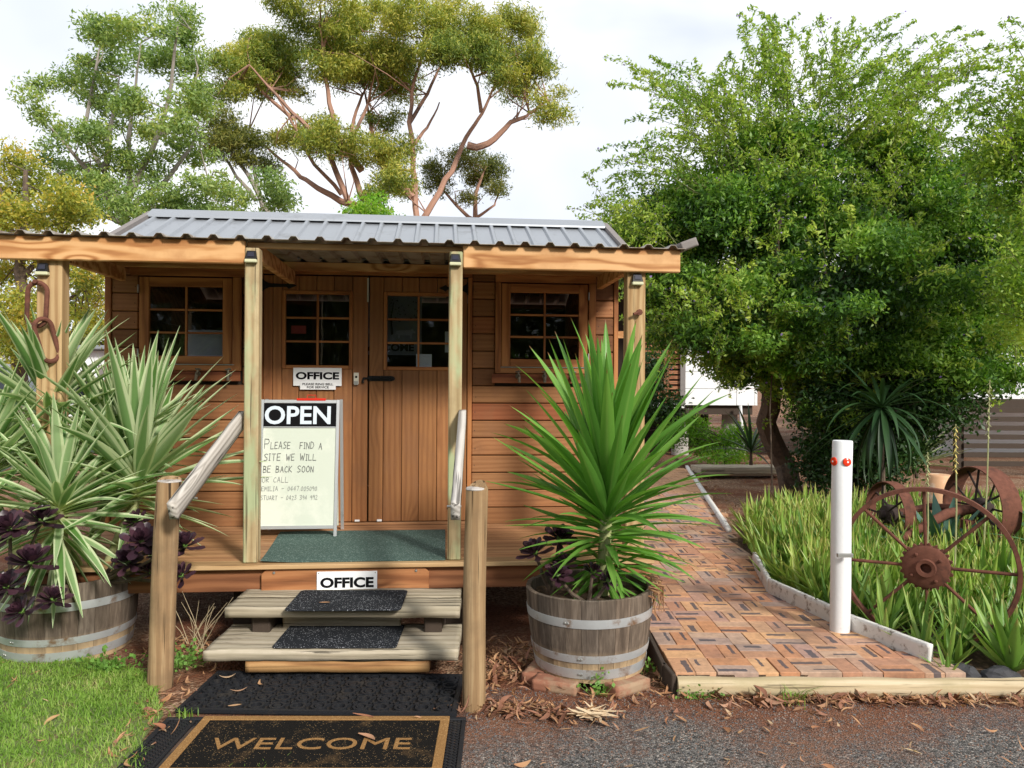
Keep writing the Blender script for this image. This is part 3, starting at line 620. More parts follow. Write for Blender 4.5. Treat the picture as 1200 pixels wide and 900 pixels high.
lt.tube([(-.585, 0, .012), (-.37, 0, .012)], .008, 8); lt.tube([(-.575, -.0, .014), (-.585, -.02, .02), (-.58, -.035, .02)], .008, 8); lt.box((.014, .034, .016), (-.53, 0, .01)); lt.box((.014, .034, .016), (-.46, 0, .01)); lt.box((.014, .034, .016), (-.39, 0, .01))
lt.v = [(p[0]+.17, -p[2], p[1]) for p in lt.v]
ob('latch', lt.mesh('latch'), M['black'], dR, (0, V2-.001-pR[1], 1.585-pR[2]))
for par, po, uu in ((dL, pL, -.62), (dR, pR, -.455)): childboard(par, po, 'door_stop', (uu-.018, V2-.02, .508), (uu+.018, V2-.002, .522), 'white', .002)
# verandah beams, posts, sheet
cb('wall_plate', (-2.45, V2-.06, 2.385), (1.42, V2-.005, 2.445), 'beam')
def beamx(u0, u1, z0, z1, v0, v1, mat='beam'): return cb('verandah_beam', (u0, v0, z0), (u1, v1, z1), mat, .006)
beamx(-2.535, -1.158, 2.25, 2.388, 4.66, 4.70); beamx(.130, 1.48, 2.25, 2.39, 4.66, 4.70); beamx(-1.156, .128, 2.352, 2.388, 4.705, 4.745, 'nose')
# silvered beam ends
for u in (-2.30, -1.10, .07, 1.21):
    cb('rafter', (u-.022, 4.75, 2.28), (u+.022, V2-.062, 2.375), 'beam')
def post(u0, u1, v0, d, zt, mat): return cb('post', (u0, v0, .482), (u1, v0+d, zt), mat, .006)
post(-1.156, -1.072, 4.655, .085, 2.345, 'post'); post(.047, .127, 4.655, .085, 2.35, 'post'); 
post(-2.347, -2.206, 4.705, .1, 2.36, 'post2')
post(1.155, 1.272, 4.705, .1, 2.36, 'post2')
def corr(name, u0, u1, pitch, pts, mat, rw=.026, rh=.02, th=.0025, tilt=0):
    """ribbed metal sheet; pts = [(v, z), ...] along the slope"""
    us = []; n = int((u1-u0)/pitch)
    for i in range(n+1):
        c = u0+pitch*(i+.35)
        if c+rw < u1: us += [(c-rw, 0), (c-rw*.45, rh), (c+rw*.45, rh), (c+rw, 0)]
    us = [(u0, 0)]+us+[(u1, 0)]; V = []; m = len(us)
    for (v, z) in pts: V += [(u-CU, v-CV, z+h) for u, h in us]
    for (v, z) in pts: V += [(u-CU, v-CV, z+h-th) for u, h in us]
    k = len(pts); F = []
    for q in range(k-1):
        for i in range(m-1):
            a = q*m+i; F.append((a, a+1, a+m+1, a+m)); b = k*m+a; F.append((b, b+m, b+m+1, b+1))
    for i in range(m-1): F.append((i, k*m+i, k*m+i+1, i+1))
    mb = MB(); mb.v = V; mb.f = F; return ob(name, mb.mesh(name), M[mat], cabin)
corr('verandah_roof_sheet', -2.60, 1.50, .1525, [(4.615, 2.392), (5.85, 2.452)], 'sheetu', rh=.021, rw=.03)
# weathered board standing at the right hand end of the verandah roof
ob('barge_board', rough_board(.11, .45, .055, .002, seed=4), M['rake'], cabin, (1.525-CU, 4.86-CV, 2.432), (R(2), R(-20), 0))
rt = math.tan(R(23.6))
def rz_(v): return 3.0-abs(v-6.95)*rt
corr('roof_sheet', -2.50, 1.46, .160, [(5.70, rz_(5.70)), (6.93, rz_(6.93))], 'sheet', rh=.022, rw=.024)
corr('roof_sheet', -2.50, 1.46, .160, [(6.97, rz_(6.97)), (8.35, rz_(8.35))], 'sheet', rh=.022, rw=.024)
rc = MB().prism([(-.14, -.045), (-.145, -.062), (-.138, -.062), (-.13, -.04), (0, .022), (.13, -.04), (.138, -.062), (.145, -.062), (.14, -.045), (.005, .034), (-.005, .034)], -1.99, 1.99)
rc.v = [(p[2], p[0], p[1]) for p in rc.v]; ob('ridge_cap', rc.mesh('ridge_cap'), M['sheet'], cabin, (-.52-CU, 6.95-CV, 3.02))
for u in (-2.545, 1.465):
    for s_ in (-1, 1):
        b_ = MB().add([(0, 0, -.075), (0, 0, .035), (0, s_*1.32, -1.32*rt-.075), (0, s_*1.32, -1.32*rt+.035), (.05, 0, -.075), (.05, 0, .035), (.05, s_*1.32, -1.32*rt-.075), (.05, s_*1.32, -1.32*rt+.035)],
                      [(0, 1, 3, 2), (4, 6, 7, 5), (1, 5, 7, 3), (0, 2, 6, 4), (0, 4, 5, 1), (2, 3, 7, 6)])
        ob('rake_trim', b_.mesh('rake_trim'), M['rake'], cabin, (u-CU, 6.95+.001*s_-CV, 3.0))
# deck
dv = [4.60, 4.735, 4.875, 5.015, 5.155, 5.295, 5.435, 5.575, 5.715, 5.862]
for i, (a, b) in enumerate(zip(dv[:-1], dv[1:])):
    cb('deck_board', (-2.46, a+.0015, .455), (1.31, b-.0015, .48), 'nose' if i == 0 else 'deckw', .003)
cb('fascia_board', (-2.45, 4.655, .315), (1.31, 4.69, .454), 'fascia'); cb('fascia_board', (1.275, 4.692, .315), (1.305, 8.2, .454), 'fascia')
mb = MB().prism([(-.49, -.077), (.49, -.077), (.49, .045), (.455, .077), (-.455, .077), (-.49, .045)], -.012, .012); mb.v = [(p[0], p[2], p[1]) for p in mb.v]
ob_board = ob('step_board', mb.mesh('step_board', bevel=.003), M['obd'], cabin, (-.553-CU, 4.638-CV, .377))
for uu in (-.97, -.14):
    ob('bolt', MB().lathe([(0, .006), (.006, .005), (.009, 0)], 10).mesh('bolt'), M['steel'], cabin, (uu-CU, 4.625-CV, .43), (PI/2, 0, 0))
for u in (-2.3, -1.2, .1, 1.2):
    for v in (4.85, 6.6, 8.1): cb('stump', (u-.06, v, 0), (u+.06, v+.12, .315), 'darkt', .006)
for v in (5.3, 6.2, 7.2, 8.0): cb('bearer', (-2.42, v, .33), (1.27, v+.045, .45), 'darkt', 0)
cb('floor_frame', (-2.42, 5.9, .40), (1.27, 8.2, .438), 'darkt', 0)

# ------------------------------------------------------------------ things on and in the cabin
FONT = None
def text_mesh(body, size, bold=0., xs=1., ext=.0004, align='CENTER', shear=0, sp=1.):
    c = bpy.data.curves.new('lettering', 'FONT'); c.body = body; c.size = size; c.align_x = align; c.align_y = 'CENTER'; c.offset = bold; c.extrude = ext; c.shear = shear; c.space_character = sp; c.resolution_u = 4
    o = bpy.data.objects.new('lettering', c); COL.objects.link(o); dg = bpy.context.evaluated_depsgraph_get()
    me = bpy.data.meshes.new_from_object(o.evaluated_get(dg)); bpy.data.objects.remove(o)
    for v in me.vertices: v.co.x *= xs
    me.name = 'lettering'; me.materials.clear(); return me
UP = (PI/2, 0, 0)
def fit_text(body, w, h, bold=0., ext=.0004):
    me = text_mesh(body, .1, bold, 1, ext); X = [v.co.x for v in me.vertices]; Y = [v.co.y for v in me.vertices]
    cx, cy, kx, ky = (max(X)+min(X))/2, (max(Y)+min(Y))/2, w/(max(X)-min(X)), h/(max(Y)-min(Y))
    for v in me.vertices: v.co.x = (v.co.x-cx)*kx; v.co.y = (v.co.y-cy)*ky
    return me
def plate(name, label, cat, u, v, z, w, h, mat='white', parent=None, tilt=0, d=.004, cut=0):
    o = thing(name, label, cat, wuv(u, v, z), TH); ob('panel', boxmesh(w, d, h, .001).copy(), M[mat], o, (0, 0, 0)); return o
p = plate('door_sign', 'white OFFICE sign asking to ring bell, on left door under its window', 'sign', -.918, V2-.016, 1.594, .355, .135)
ob('lower_panel', boxmesh(.262, .004, .055, .001).copy(), M['white'], p, (.004, -.003, -.068))
ob('lettering', fit_text('OFFICE', .318, .056, .004), M['ink'], p, (0, -.0028, .008), UP)
ob('lettering', fit_text('PLEASE RING BELL\nFOR SERVICE', .225, .040, .0018), M['ink'], p, (.004, -.0062, -.066), UP)
p = plate('step_sign', 'white OFFICE sign screwed to the orange board above the steps', 'sign', -.545, 4.621, .372, .352, .124)
ob('lettering', fit_text('OFFICE', .312, .062, .0042), M['ink'], p, (0, -.0028, -.004), UP)
for a in (-.165, .165): ob('screw', MB().lathe([(0, .002), (.0035, .001), (.004, 0)], 8).mesh('screw'), M['steel'], p, (a, -.002, .052), UP)
p = plate('doorbell', 'cream doorbell with small black button beside the latch', 'doorbell', -.632, V2-.018, 1.585, .036, .085, 'cream', d=.02)
ob('button', MB().lathe([(0, .004), (.008, .003), (.009, 0)], 10).mesh('button'), M['ink'], p, (0, -.010, .01), UP)
ob('steel_base', boxmesh(.03, .006, .03, .001).copy(), M['steel'], p, (0, -.009, -.035))
# A-frame sign
s = thing('sandwich_board', 'aluminium framed sandwich board reading OPEN with handwritten note by left door', 'sign', wuv(-.985, 5.42, .482), TH)
fr = link(bpy.data.objects.new('front_panel', None), s); fr.location = (0, 0, 0); fr.rotation_euler = (R(-7.5), 0, 0)
w, h0, h1 = .545, .055, .955
ob('side_rail', boxmesh(.022, .022, .955, .002).copy(), M['alu'], fr, (-w/2+.011, 0, .478)); ob('side_rail', boxmesh(.022, .022, .955, .002).copy(), M['alu'], fr, (w/2-.011, 0, .478))
ob('top_rail', boxmesh(w-.046, .02, .024, .002).copy(), M['alu'], fr, (0, 0, h1-.013)); ob('bottom_rail', boxmesh(w-.046, .02, .024, .002).copy(), M['alu'], fr, (0, 0, h0+.012))
ob('middle_rail', boxmesh(w-.046, .012, .008, .001).copy(), M['alu'], fr, (0, -.004, .761))
ob('header', boxmesh(w-.046, .006, .163, .0).copy(), M['ink'], fr, (0, 0, .847)); ob('whiteboard', boxmesh(w-.046, .006, .688, .0).copy(), M['wboard'], fr, (0, 0, .412))
ob('lettering', fit_text('OPEN', .455, .13, .0022), M['openl'], fr, (-.016, -.0036, .846), UP)
bk = link(bpy.data.objects.new('back_panel', None), s); bk.rotation_euler = (R(6.5), 0, 0); bk.location = (0, .275, 0)
ob('side_rail', boxmesh(.022, .022, .955, .002).copy(), M['alu'], bk, (-w/2+.03, 0, .478)); ob('side_rail', boxmesh(.022, .022, .955, .002).copy(), M['alu'], bk, (w/2+.004, 0, .478)); ob('sheet', boxmesh(w-.046, .006, .9, 0).copy(), M['wboard'], bk, (0, 0, .48))
h = MB().box((.2, .03, .016), (0, 0, 0)); h.tube([(-.03, 0, .008), (-.03, 0, .03), (.03, 0, .03), (.03, 0, .008)], .003, 6); ob('red_clip', h.mesh('red_clip'), M['red'], s, (.075, .125, .950))
# stroke handwriting
G = {'P': [[(0, 0), (0, 1)], [(0, 1), (.5, .95), (.6, .72), (.45, .5), (0, .48)]], 'L': [[(0, 1), (0, 0), (.55, .02)]], 'E': [[(.5, 1), (0, .98), (0, 0), (.5, .02)], [(0, .5), (.42, .52)]],
 'A': [[(0, 0), (.28, 1), (.58, 0)], [(.12, .38), (.5, .36)]], 'S': [[(.55, .92), (.3, 1), (.05, .82), (.2, .56), (.48, .42), (.5, .15), (.25, 0), (0, .1)]], 'F': [[(.5, 1), (0, .98), (0, 0)], [(0, .5), (.4, .52)]],
 'I': [[(.1, 1), (.1, 0)], [(0, 1), (.22, 1)], [(0, 0), (.22, 0)]], 'N': [[(0, 0), (0, 1), (.5, 0), (.52, 1)]], 'D': [[(0, 0), (0, 1), (.35, .9), (.55, .5), (.35, .08), (0, 0)]], 'T': [[(0, 1), (.6, 1)], [(.3, 1), (.3, 0)]],
 'W': [[(0, 1), (.15, 0), (.32, .7), (.5, 0), (.68, 1)]], 'U': [[(0, 1), (.02, .2), (.25, 0), (.48, .2), (.5, 1)]], 'B': [[(0, 0), (0, 1), (.42, .88), (.38, .58), (0, .52), (.5, .4), (.5, .1), (0, 0)]], 'C': [[(.52, .88), (.28, 1), (.02, .6), (.06, .15), (.3, 0), (.55, .1)]],
 'K': [[(0, 0), (0, 1)], [(.5, 1), (.02, .48), (.55, 0)]], 'O': [[(.28, 1), (.03, .7), (.05, .2), (.3, 0), (.54, .25), (.52, .75), (.28, 1)]], 'R': [[(0, 0), (0, 1), (.45, .9), (.4, .58), (0, .5), (.52, 0)]], 'M': [[(0, 0), (.06, 1), (.33, .35), (.6, 1), (.66, 0)]],
 '-': [[(0, .5), (.5, .52)]], '.': [[(.05, 0), (.09, .04)]], '0': [[(.25, 1), (.03, .6), (.08, .1), (.3, 0), (.47, .4), (.42, .85), (.25, 1)]], '4': [[(.35, 0), (.35, 1), (0, .35), (.5, .35)]], '7': [[(0, 1), (.5, 1), (.18, 0)]], '5': [[(.48, 1), (.08, 1), (.04, .58), (.4, .6), (.45, .2), (.2, 0), (0, .08)]],
 '9': [[(.45, .75), (.25, 1), (.03, .8), (.15, .52), (.45, .68), (.42, 0)]], '3': [[(.02, .92), (.35, 1), (.42, .72), (.15, .54), (.45, .35), (.35, .03), (0, .06)]], '2': [[(.02, .8), (.25, 1), (.45, .75), (.02, 0), (.5, .02)]], '1': [[(.12, .82), (.2, 1), (.2, 0)]]}
def handwrite(txt, size, wdt, r, slant=.06, sp=.24):
    x = 0; mb = MB(); jr = random.Random(len(txt)*3+1)
    for i, ch in enumerate(txt):
        if ch == ' ': x += .72*size; continue
        k = size*(1.38 if (i == 0 and r) else 1)*jr.uniform(.92, 1.06); dy = jr.uniform(-.04, .04)*size; w_ = 0
        for pl in G[ch]:
            P = [(x+(a+b*slant)*k, b*k+dy+jr.uniform(-.02, .02)*size) for a, b in pl]; w_ = max(w_, max(a for a, b in pl))
            for (a, b), (c, d) in zip(P[:-1], P[1:]):
                dx, dy2 = c-a, d-b; L = math.hypot(dx, dy2) or 1; nx, ny = -dy2/L*wdt/2, dx/L*wdt/2; ex, ey = dx/L*wdt*.3, dy2/L*wdt*.3
                mb.add([(a-ex+nx, b-ey+ny, 0), (a-ex-nx, b-ey-ny, 0), (c+ex-nx, d+ey-ny, 0), (c+ex+nx, d+ey+ny, 0)], [(0, 1, 2, 3)])
        x += (w_+sp)*k
    mb.v = [(p[0], -.0003*(i % 7), p[1]) for i, p in enumerate(mb.v)]
    return mb.mesh('handwriting'), x
for txt, x0, x1, z, sz, mat, wd, big in (('PLEASE', -.238, -.055, .610, .048, 'ink2', .0042, 1), ('FIND', .005, .11, .609, .046, 'ink2', .004, 0), ('A', .135, .165, .607, .046, 'ink2', .004, 0), ('SITE WE WILL', -.238, .128, .528, .046, 'ink2', .004, 0), ('BE BACK SOON', -.24, .11, .446, .044, 'ink2', .004, 0),
                               ('OR CALL', -.245, -.06, .376, .036, 'ink3', .0032, 0), ('EMILIA - 0447.005090', -.247, .135, .318, .03, 'ink3', .003, 0), ('STUART - 0423 394 992', -.252, .14, .256, .03, 'ink3', .003, 0)):
    me, L = handwrite(txt, sz, wd, big); k = (x1-x0)/L
    for v in me.vertices: v.co.x *= k
    ob('handwriting', me, M[mat], fr, (x0, -.0048, z))
# door mat on the deck
mb = MB(); nx, ny = 30, 16
a, b, c, d = (-1.055, 4.655), (.035, 4.655), (.04, 5.62), (-1.13, 5.60)
V = []; from mathutils import noise
for i in range(nx+1):
    for j in range(ny+1):
        f, g2 = i/nx, j/ny; x_ = (a[0]*(1-f)+b[0]*f)*(1-g2)+(d[0]*(1-f)+c[0]*f)*g2; y_ = (a[1]*(1-f)+b[1]*f)*(1-g2)+(d[1]*(1-f)+c[1]*f)*g2
        z_ = .005+max(0, noise.noise((x_*3, y_*3, 0)))*.008+max(0, .18-f-g2)*.06; V.append((x_+.5, y_-5.1, z_))
n1 = len(V); V += [(x, y, z-.004) for x, y, z in V]
I = lambda i, j: i*(ny+1)+j
Fm = [(I(i, j), I(i+1, j), I(i+1, j+1), I(i, j+1)) for i in range(nx) for j in range(ny)]; Fm += [tuple(q+n1 for q in f[::-1]) for f in Fm]
ring = [I(i, 0) for i in range(nx+1)]+[I(nx, j) for j in range(1, ny+1)]+[I(i, ny) for i in range(nx-1, -1, -1)]+[I(0, j) for j in range(ny-1, 0, -1)]
Fm += [(ring[k-1], ring[k-1]+n1, ring[k]+n1, ring[k]) for k in range(len(ring))]
mb.v = V; mb.f = Fm
gm = ob('door_mat', mb.mesh('door_mat', smooth=True), M['green_mat'], None, wuv(-.5, 5.1, .482), (0, 0, TH)); tag(gm, 'flat dark green carpet mat on the deck before the doors', 'mat')
# solar lamps on the posts
def solar():
    o = thing('solar_lamp', 'x', 'lamp')
    mb = MB().add([(-.034, 0, 0), (.034, 0, 0), (.034, -.03, .0), (-.034, -.03, 0), (-.026, 0, .052), (.026, 0, .052), (.026, -.012, .052), (-.026, -.012, .052)], [(0, 1, 2, 3), (4, 7, 6, 5), (3, 2, 6, 7), (0, 4, 5, 1), (0, 3, 7, 4), (1, 5, 6, 2)])
    ob('housing', mb.mesh('housing', bevel=.002), M['black'], o, (0, 0, .018))
    mb = MB().add([(-.02, -.0275, .031), (.02, -.0275, .031), (.017, -.0185, .058), (-.017, -.0185, .058)], [(0, 1, 2, 3)]); ob('solar_cell', mb.mesh('solar_cell'), M['solar'], o, (0, -.0015, .002))
    ob('lens', boxmesh(.07, .034, .02, .004).copy(), M['lens'], o, (0, -.017, .008)); return o
s0 = solar()
for i, (u, v, z, lb) in enumerate(((-2.305, 4.703, 2.165, 'small black solar lamp on the far left post, above the rusty chain'), (-1.115, 4.653, 2.255, 'small black solar lamp on the square post left of the doors'), (.083, 4.653, 2.262, 'small black solar lamp on the greenish post right of the doors'), (1.215, 4.703, 2.172, 'small black solar lamp on the far right verandah post'))):
    o = s0 if i == 0 else copy_tree(s0); o.location = wuv(u, v, z); o.rotation_euler = (0, 0, TH); o['label'] = lb; o['group'] = 'solar lamps on the verandah posts'
# chain on the left post
ch = thing('chain', 'heavy rusty chain hanging from the far left verandah post', 'chain', wuv(-2.31, 4.66, 1.72), TH)
def linkm(L, w, r):
    P = [(w/2*math.cos(a), (L/2-w/2)*(1 if math.sin(a) >= 0 else -1)+w/2*math.sin(a)) for a in np.linspace(0, 2*PI, 25)[:-1]]; mb = MB(); n = len(P); m_ = 8; V = []; F = []
    for i, (x, y_) in enumerate(P):
        x0, y0 = P[i-1]; x1, y1 = P[(i+1) % n]; tx, ty = x1-x0, y1-y0; l = math.hypot(tx, ty); nx_, ny_ = ty/l, -tx/l
        for j in range(m_): b = 2*PI*j/m_; V.append((x+nx_*r*math.cos(b), r*math.sin(b), y_+ny_*r*math.cos(b)))
    for i in range(n):
        for j in range(m_): F.append((i*m_+j, ((i+1) % n)*m_+j, ((i+1) % n)*m_+(j+1) % m_, i*m_+(j+1) % m_))
    mb.v = V; mb.f = F; return mb.mesh('chain_link', smooth=True)
lm = linkm(.25, .10, .0135)
ob('chain_link', lm, M['rust'], ch, (-.01, 0, .27), (0, R(2), R(10))); ob('chain_link', lm, M['rust'], ch, (.045, -.0, .065), (R(0), R(-16), R(55))); 
ob('bolt', MB().tube([(0, .06, 0), (0, -.03, 0)], .012, 10).mesh('bolt'), M['rust'], ch, (-.01, 0, .40))
t = ob('post_bolt', MB().tube([(0, .03, 0), (0, -.03, 0)], .011, 8).tube([(0, -.02, 0), (0, -.038, 0)], .02, 8).tube([(0, -.03, 0), (-.04, -.04, -.012)], .009, 6).mesh('post_bolt'), M['rust'], None, wuv(1.225, 4.705, 2.00), (0, 0, TH)); tag(t, 'rusty bolt head sticking out of the far right verandah post', 'bolt')
# inside: seen through the panes
t = thing('picture_panel', 'dark cut metal panel with cows and WELCOME seen through the right door window', 'panel', wuv(-.40, 6.06, 1.73), TH)
ob('back_sheet', boxmesh(.5, .006, .46, .002).copy(), plain('grey sheet metal', (.2, .21, .23), .5, bst=0), t, (0, 0, .27))
mdk = M['ink']
ob('lettering', fit_text('WELCOME', .42, .06, .004), mdk, t, (-.02, -.005, .1), UP)
def cow(sc):
    P = [(-.5, .12), (-.42, .2), (-.3, .22), (.28, .24), (.34, .3), (.4, .3), (.42, .24), (.55, .14), (.52, .09), (.4, .1), (.36, .02), (.33, -.2), (.28, -.2), (.26, -.03), (-.24, -.03), (-.3, -.2), (-.36, -.2), (-.37, 0), (-.44, .05), (-.48, -.12)]
    mb = MB().prism([(x*sc, y*sc) for x, y in P], 0, .002); mb.v = [(p[0], -p[2], p[1]) for p in mb.v]; return mb.mesh('cow_silhouette')
mg = plain('pale grey metal', (.33, .34, .36), .5, bst=0)
ob('cow_silhouette', cow(.17), mg, t, (-.12, -.004, .21)); ob('cow_silhouette', cow(.15), mg, t, (.12, -.004, .2))
lf = MB(); rr = random.Random(8)
for k in range(46):
    x, z = rr.uniform(-.05, .22), rr.uniform(.29, .47); a = rr.uniform(0, PI); lf.add([(x, -.005, z), (x+.014*math.cos(a), -.005, z+.014*math.sin(a)), (x+.02*math.cos(a+.5), -.005, z+.02*math.sin(a+.5))], [(0, 1, 2)])
ob('leaf_cutouts', lf.mesh('leaf_cutouts'), mdk, t)
tr = MB().tube([(.02, -.006, .2), (.01, -.006, .33), (.03, -.006, .45)], [.008, .006, .003], 5); ob('tree_cutout', tr.mesh('tree_cutout'), mdk, t)
for u, z, w, h, lb in ((-.13, 1.72, .12, .11, 'white paper notice inside lower right door window'), (.06, 1.87, .06, .16, 'narrow white paper notice at the right edge of the right door window')):
    t = ob('paper_notice', boxmesh(w, .002, h, 0).copy(), M['white'], None, wuv(u, 5.93, z), (0, 0, TH)); tag(t, lb, 'notice')
t = ob('red_sticker', boxmesh(.11, .002, .06, 0).copy(), plain('dim red sticker', (.42, .05, .05), .6, bst=0), None, wuv(-1.07, 5.92, 1.95), (0, 0, TH)); tag(t, 'red sticker inside the left door window', 'sticker')
t = ob('reflection_sheet', rough_board(.3, .02, .24, .006, seed=3), plain('lilac reflection tone', (.5, .49, .58), .8, bst=.2, scale=6), None, wuv(-1.745, 5.96, 1.82), (0, 0, TH)); tag(t, 'pale lilac sheet standing in for a reflection in the lowest right pane of the left window', 'sheet')  # added sheet, its pale colour imitates a bright reflection in the pane
t = ob('light_tube', MB().tube([(-.22, 0, 0), (.22, 0, 0)], .012, 8).mesh('light_tube'), plain('tube', (.8, .55, .4), .4, bst=0), None, wuv(-.18, 6.08, 2.235), (0, 0, TH)); tag(t, 'thin tube along the top inside the right door window', 'tube lamp')

# ================================================================== STEPS, MATS, HANDRAILS
st = thing('front_steps', 'two weathered grey timber steps leading up to the cabin deck', 'steps', (-.93, 4.25, 0), R(1.2))
for nm, me, loc in (('tread', rough_board(1.27, .205, .056, .003, seed=1), (.016, .02, .302)), ('tread', rough_board(1.265, .205, .054, .003, seed=2), (.01, .229, .301)), ('tread', rough_board(1.31, .44, .055, .0045, 50, 10, seed=5), (0, -.07, .143))):
    ob(nm, me, M['tread'], st, loc)
ob('riser', rough_board(.66, .04, .16, .002, seed=9), M['tread'], st, (-.02, .10, .195)); ob('support_block', rough_board(.95, .09, .06, .003, seed=11), M['treadu'], st, (.03, -.235, .083)); ob('support_block', rough_board(.6, .09, .05, .003, seed=12), M['logx'], st, (.05, -.12, .03))
for x in (-.45, .5): ob('side_block', rough_board(.1, .36, .24, .003, seed=14), M['darkt'], st, (x, .18, .15))
def roundrect(w, d, r, z0, z1, n=6):
    P = []
    for cx, cy, a0 in ((w/2-r, d/2-r, 0), (-w/2+r, d/2-r, 90), (-w/2+r, -d/2+r, 180), (w/2-r, -d/2+r, 270)):
        P += [(cx+r*math.cos(R(a0+90*i/n)), cy+r*math.sin(R(a0+90*i/n))) for i in range(n+1)]
    return MB().prism(P, z0, z1)
t = ob('step_mat', roundrect(.62, .40, .03, 0, .007).mesh('step_mat', bevel=.002), M['grit'], None, (-.905, 4.295, .3325), (0, 0, R(2))); tag(t, 'charcoal grit mat on the upper timber step', 'mat', 'grit mats on the steps')
t = ob('step_mat', roundrect(.645, .385, .025, 0, .007).mesh('step_mat', bevel=.002), M['grit'], None, (-.918, 4.17, .1735), (0, 0, R(1))); tag(t, 'speckled charcoal grit mat on the lower timber step', 'mat', 'grit mats on the steps')
# large perforated rubber mat below the coir mat
um = thing('lattice_mat', 'black rubber lattice mat lying under the WELCOME mat', 'mat', (-.84, 3.15, .008), R(.8))
mb = MB(); X0, X1, Y0, Y1 = -.72, .645, -.42, .37
for a, b in (((X0, Y0, 0), (X1, Y0+.025, .012)), ((X0, Y1-.025, 0), (X1, Y1, .012)), ((X0, Y0+.026, 0), (X0+.025, Y1-.026, .012)), ((X1-.02, Y0+.026, 0), (X1, Y1-.026, .012)), ((X1-.115, Y0+.026, 0), (X1-.1, Y1-.026, .012)), ((X0+.13, Y0+.026, 0), (X0+.145, Y1-.026, .012))): mb.b2(a, b)
ob('border', mb.mesh('border', bevel=.003), M['rubber'], um)
mb = MB()
def lattice(x0, x1, y0, y1, px_, py_):
    nx_, ny_ = max(1, round((x1-x0)/px_)), max(1, round((y1-y0)/py_)); dx, dy = (x1-x0)/nx_, (y1-y0)/ny_
    for i in range(nx_):
        for j in range(ny_):
            for s_ in (1, -1):
                c = (x0+(i+.5)*dx, y0+(j+.5)*dy, .004); a = math.atan2(dy*s_, dx); L = math.hypot(dx, dy)
                mb.box((L, .005, .007), M=Matrix.Translation(c) @ Matrix.Rotation(a, 4, 'Z'))
lattice(X1-.1, X1-.02, Y0+.026, Y1-.026, .04, .024); lattice(X0+.026, X0+.13, Y0+.026, Y1-.026, .035, .024); lattice(X0+.145, X1-.115, Y1-.08, Y1-.026, .04, .026)
tag(ob('lattice', mb.mesh('lattice'), M['rubber'], um), kind='stuff')
ob('backing', boxmesh(X1-X0-.05, Y1-Y0-.05, .002, 0).copy(), plain('dirty backing', (.03, .027, .024), .9, bst=.5, scale=60, dirt=(.1, .06, .04)), um, ((X0+X1)/2, (Y0+Y1)/2, .001))
# ringed rubber mat
rm = thing('ring_mat', 'thick black rubber mat with ring holes in front of the steps', 'mat', (-.895, 3.79, .012), R(-1.2))
w2, d2 = .655, .245; mb = MB()
for a, b in (((-w2, -d2, 0), (w2, -d2+.03, .02)), ((-w2, d2-.03, 0), (w2, d2, .02)), ((-w2, -d2+.031, 0), (-w2+.03, d2-.031, .02)), ((w2-.03, -d2+.031, 0), (w2, d2-.031, .02))): mb.b2(a, b)
ob('border', mb.mesh('border', bevel=.005, segs=2), M['rubber'], rm)
ob('backing', boxmesh(2*w2-.06, 2*d2-.06, .002, 0).copy(), plain('mat soil', (.02, .016, .013), .95, bst=.5), rm, (0, 0, .002))
mb = MB(); nx_, ny_ = 13, 5
for i in range(nx_):
    for j in range(ny_):
        x, y = -w2+.065+i*(2*w2-.13)/(nx_-1), -d2+.065+j*(2*d2-.13)/(ny_-1)
        mb.lathe([(.026, .002), (.026, .021), (.038, .021), (.038, .002)], 14, M=Matrix.Translation((x, y, 0)))
        if (i+j) % 2 == 0: mb.lathe([(0, .021), (.018, .0205), (.021, .002)], 10, M=Matrix.Translation((x, y, 0)))
        if i < nx_-1 and j < ny_-1:
            for s_ in (1, -1): mb.box((.06, .009, .018), M=Matrix.Translation((x+(2*w2-.13)/(nx_-1)/2, y+(2*d2-.13)/(ny_-1)/2, .008)) @ Matrix.Rotation(s_*PI/4, 4, 'Z'))
tag(ob('ring_pattern', mb.mesh('ring_pattern'), M['rubber'], rm), kind='stuff')
# WELCOME mat
wm = thing('welcome_mat', 'black coir doormat with tan border and the word WELCOME', 'mat', (-.825, 3.235, .022), R(.8))
ob('pile', boxmesh(1.10, .50, .012, .004).copy(), M['coirb'], wm, (0, 0, .006))
mb = MB()
for a, b in (((-.555, -.255, 0), (.555, -.215, .015)), ((-.555, .215, 0), (.555, .255, .015)), ((-.555, -.214, 0), (-.515, .214, .015)), ((.515, -.214, 0), (.555, .214, .015))): mb.b2(a, b)
ob('border', mb.mesh('border', bevel=.002), M['coirt'], wm)
tm = fit_text('WELCOME', .84, .10, 0, .0012)
ob('lettering', tm, M['coirt'], wm, (-.01, -.01, .0132))
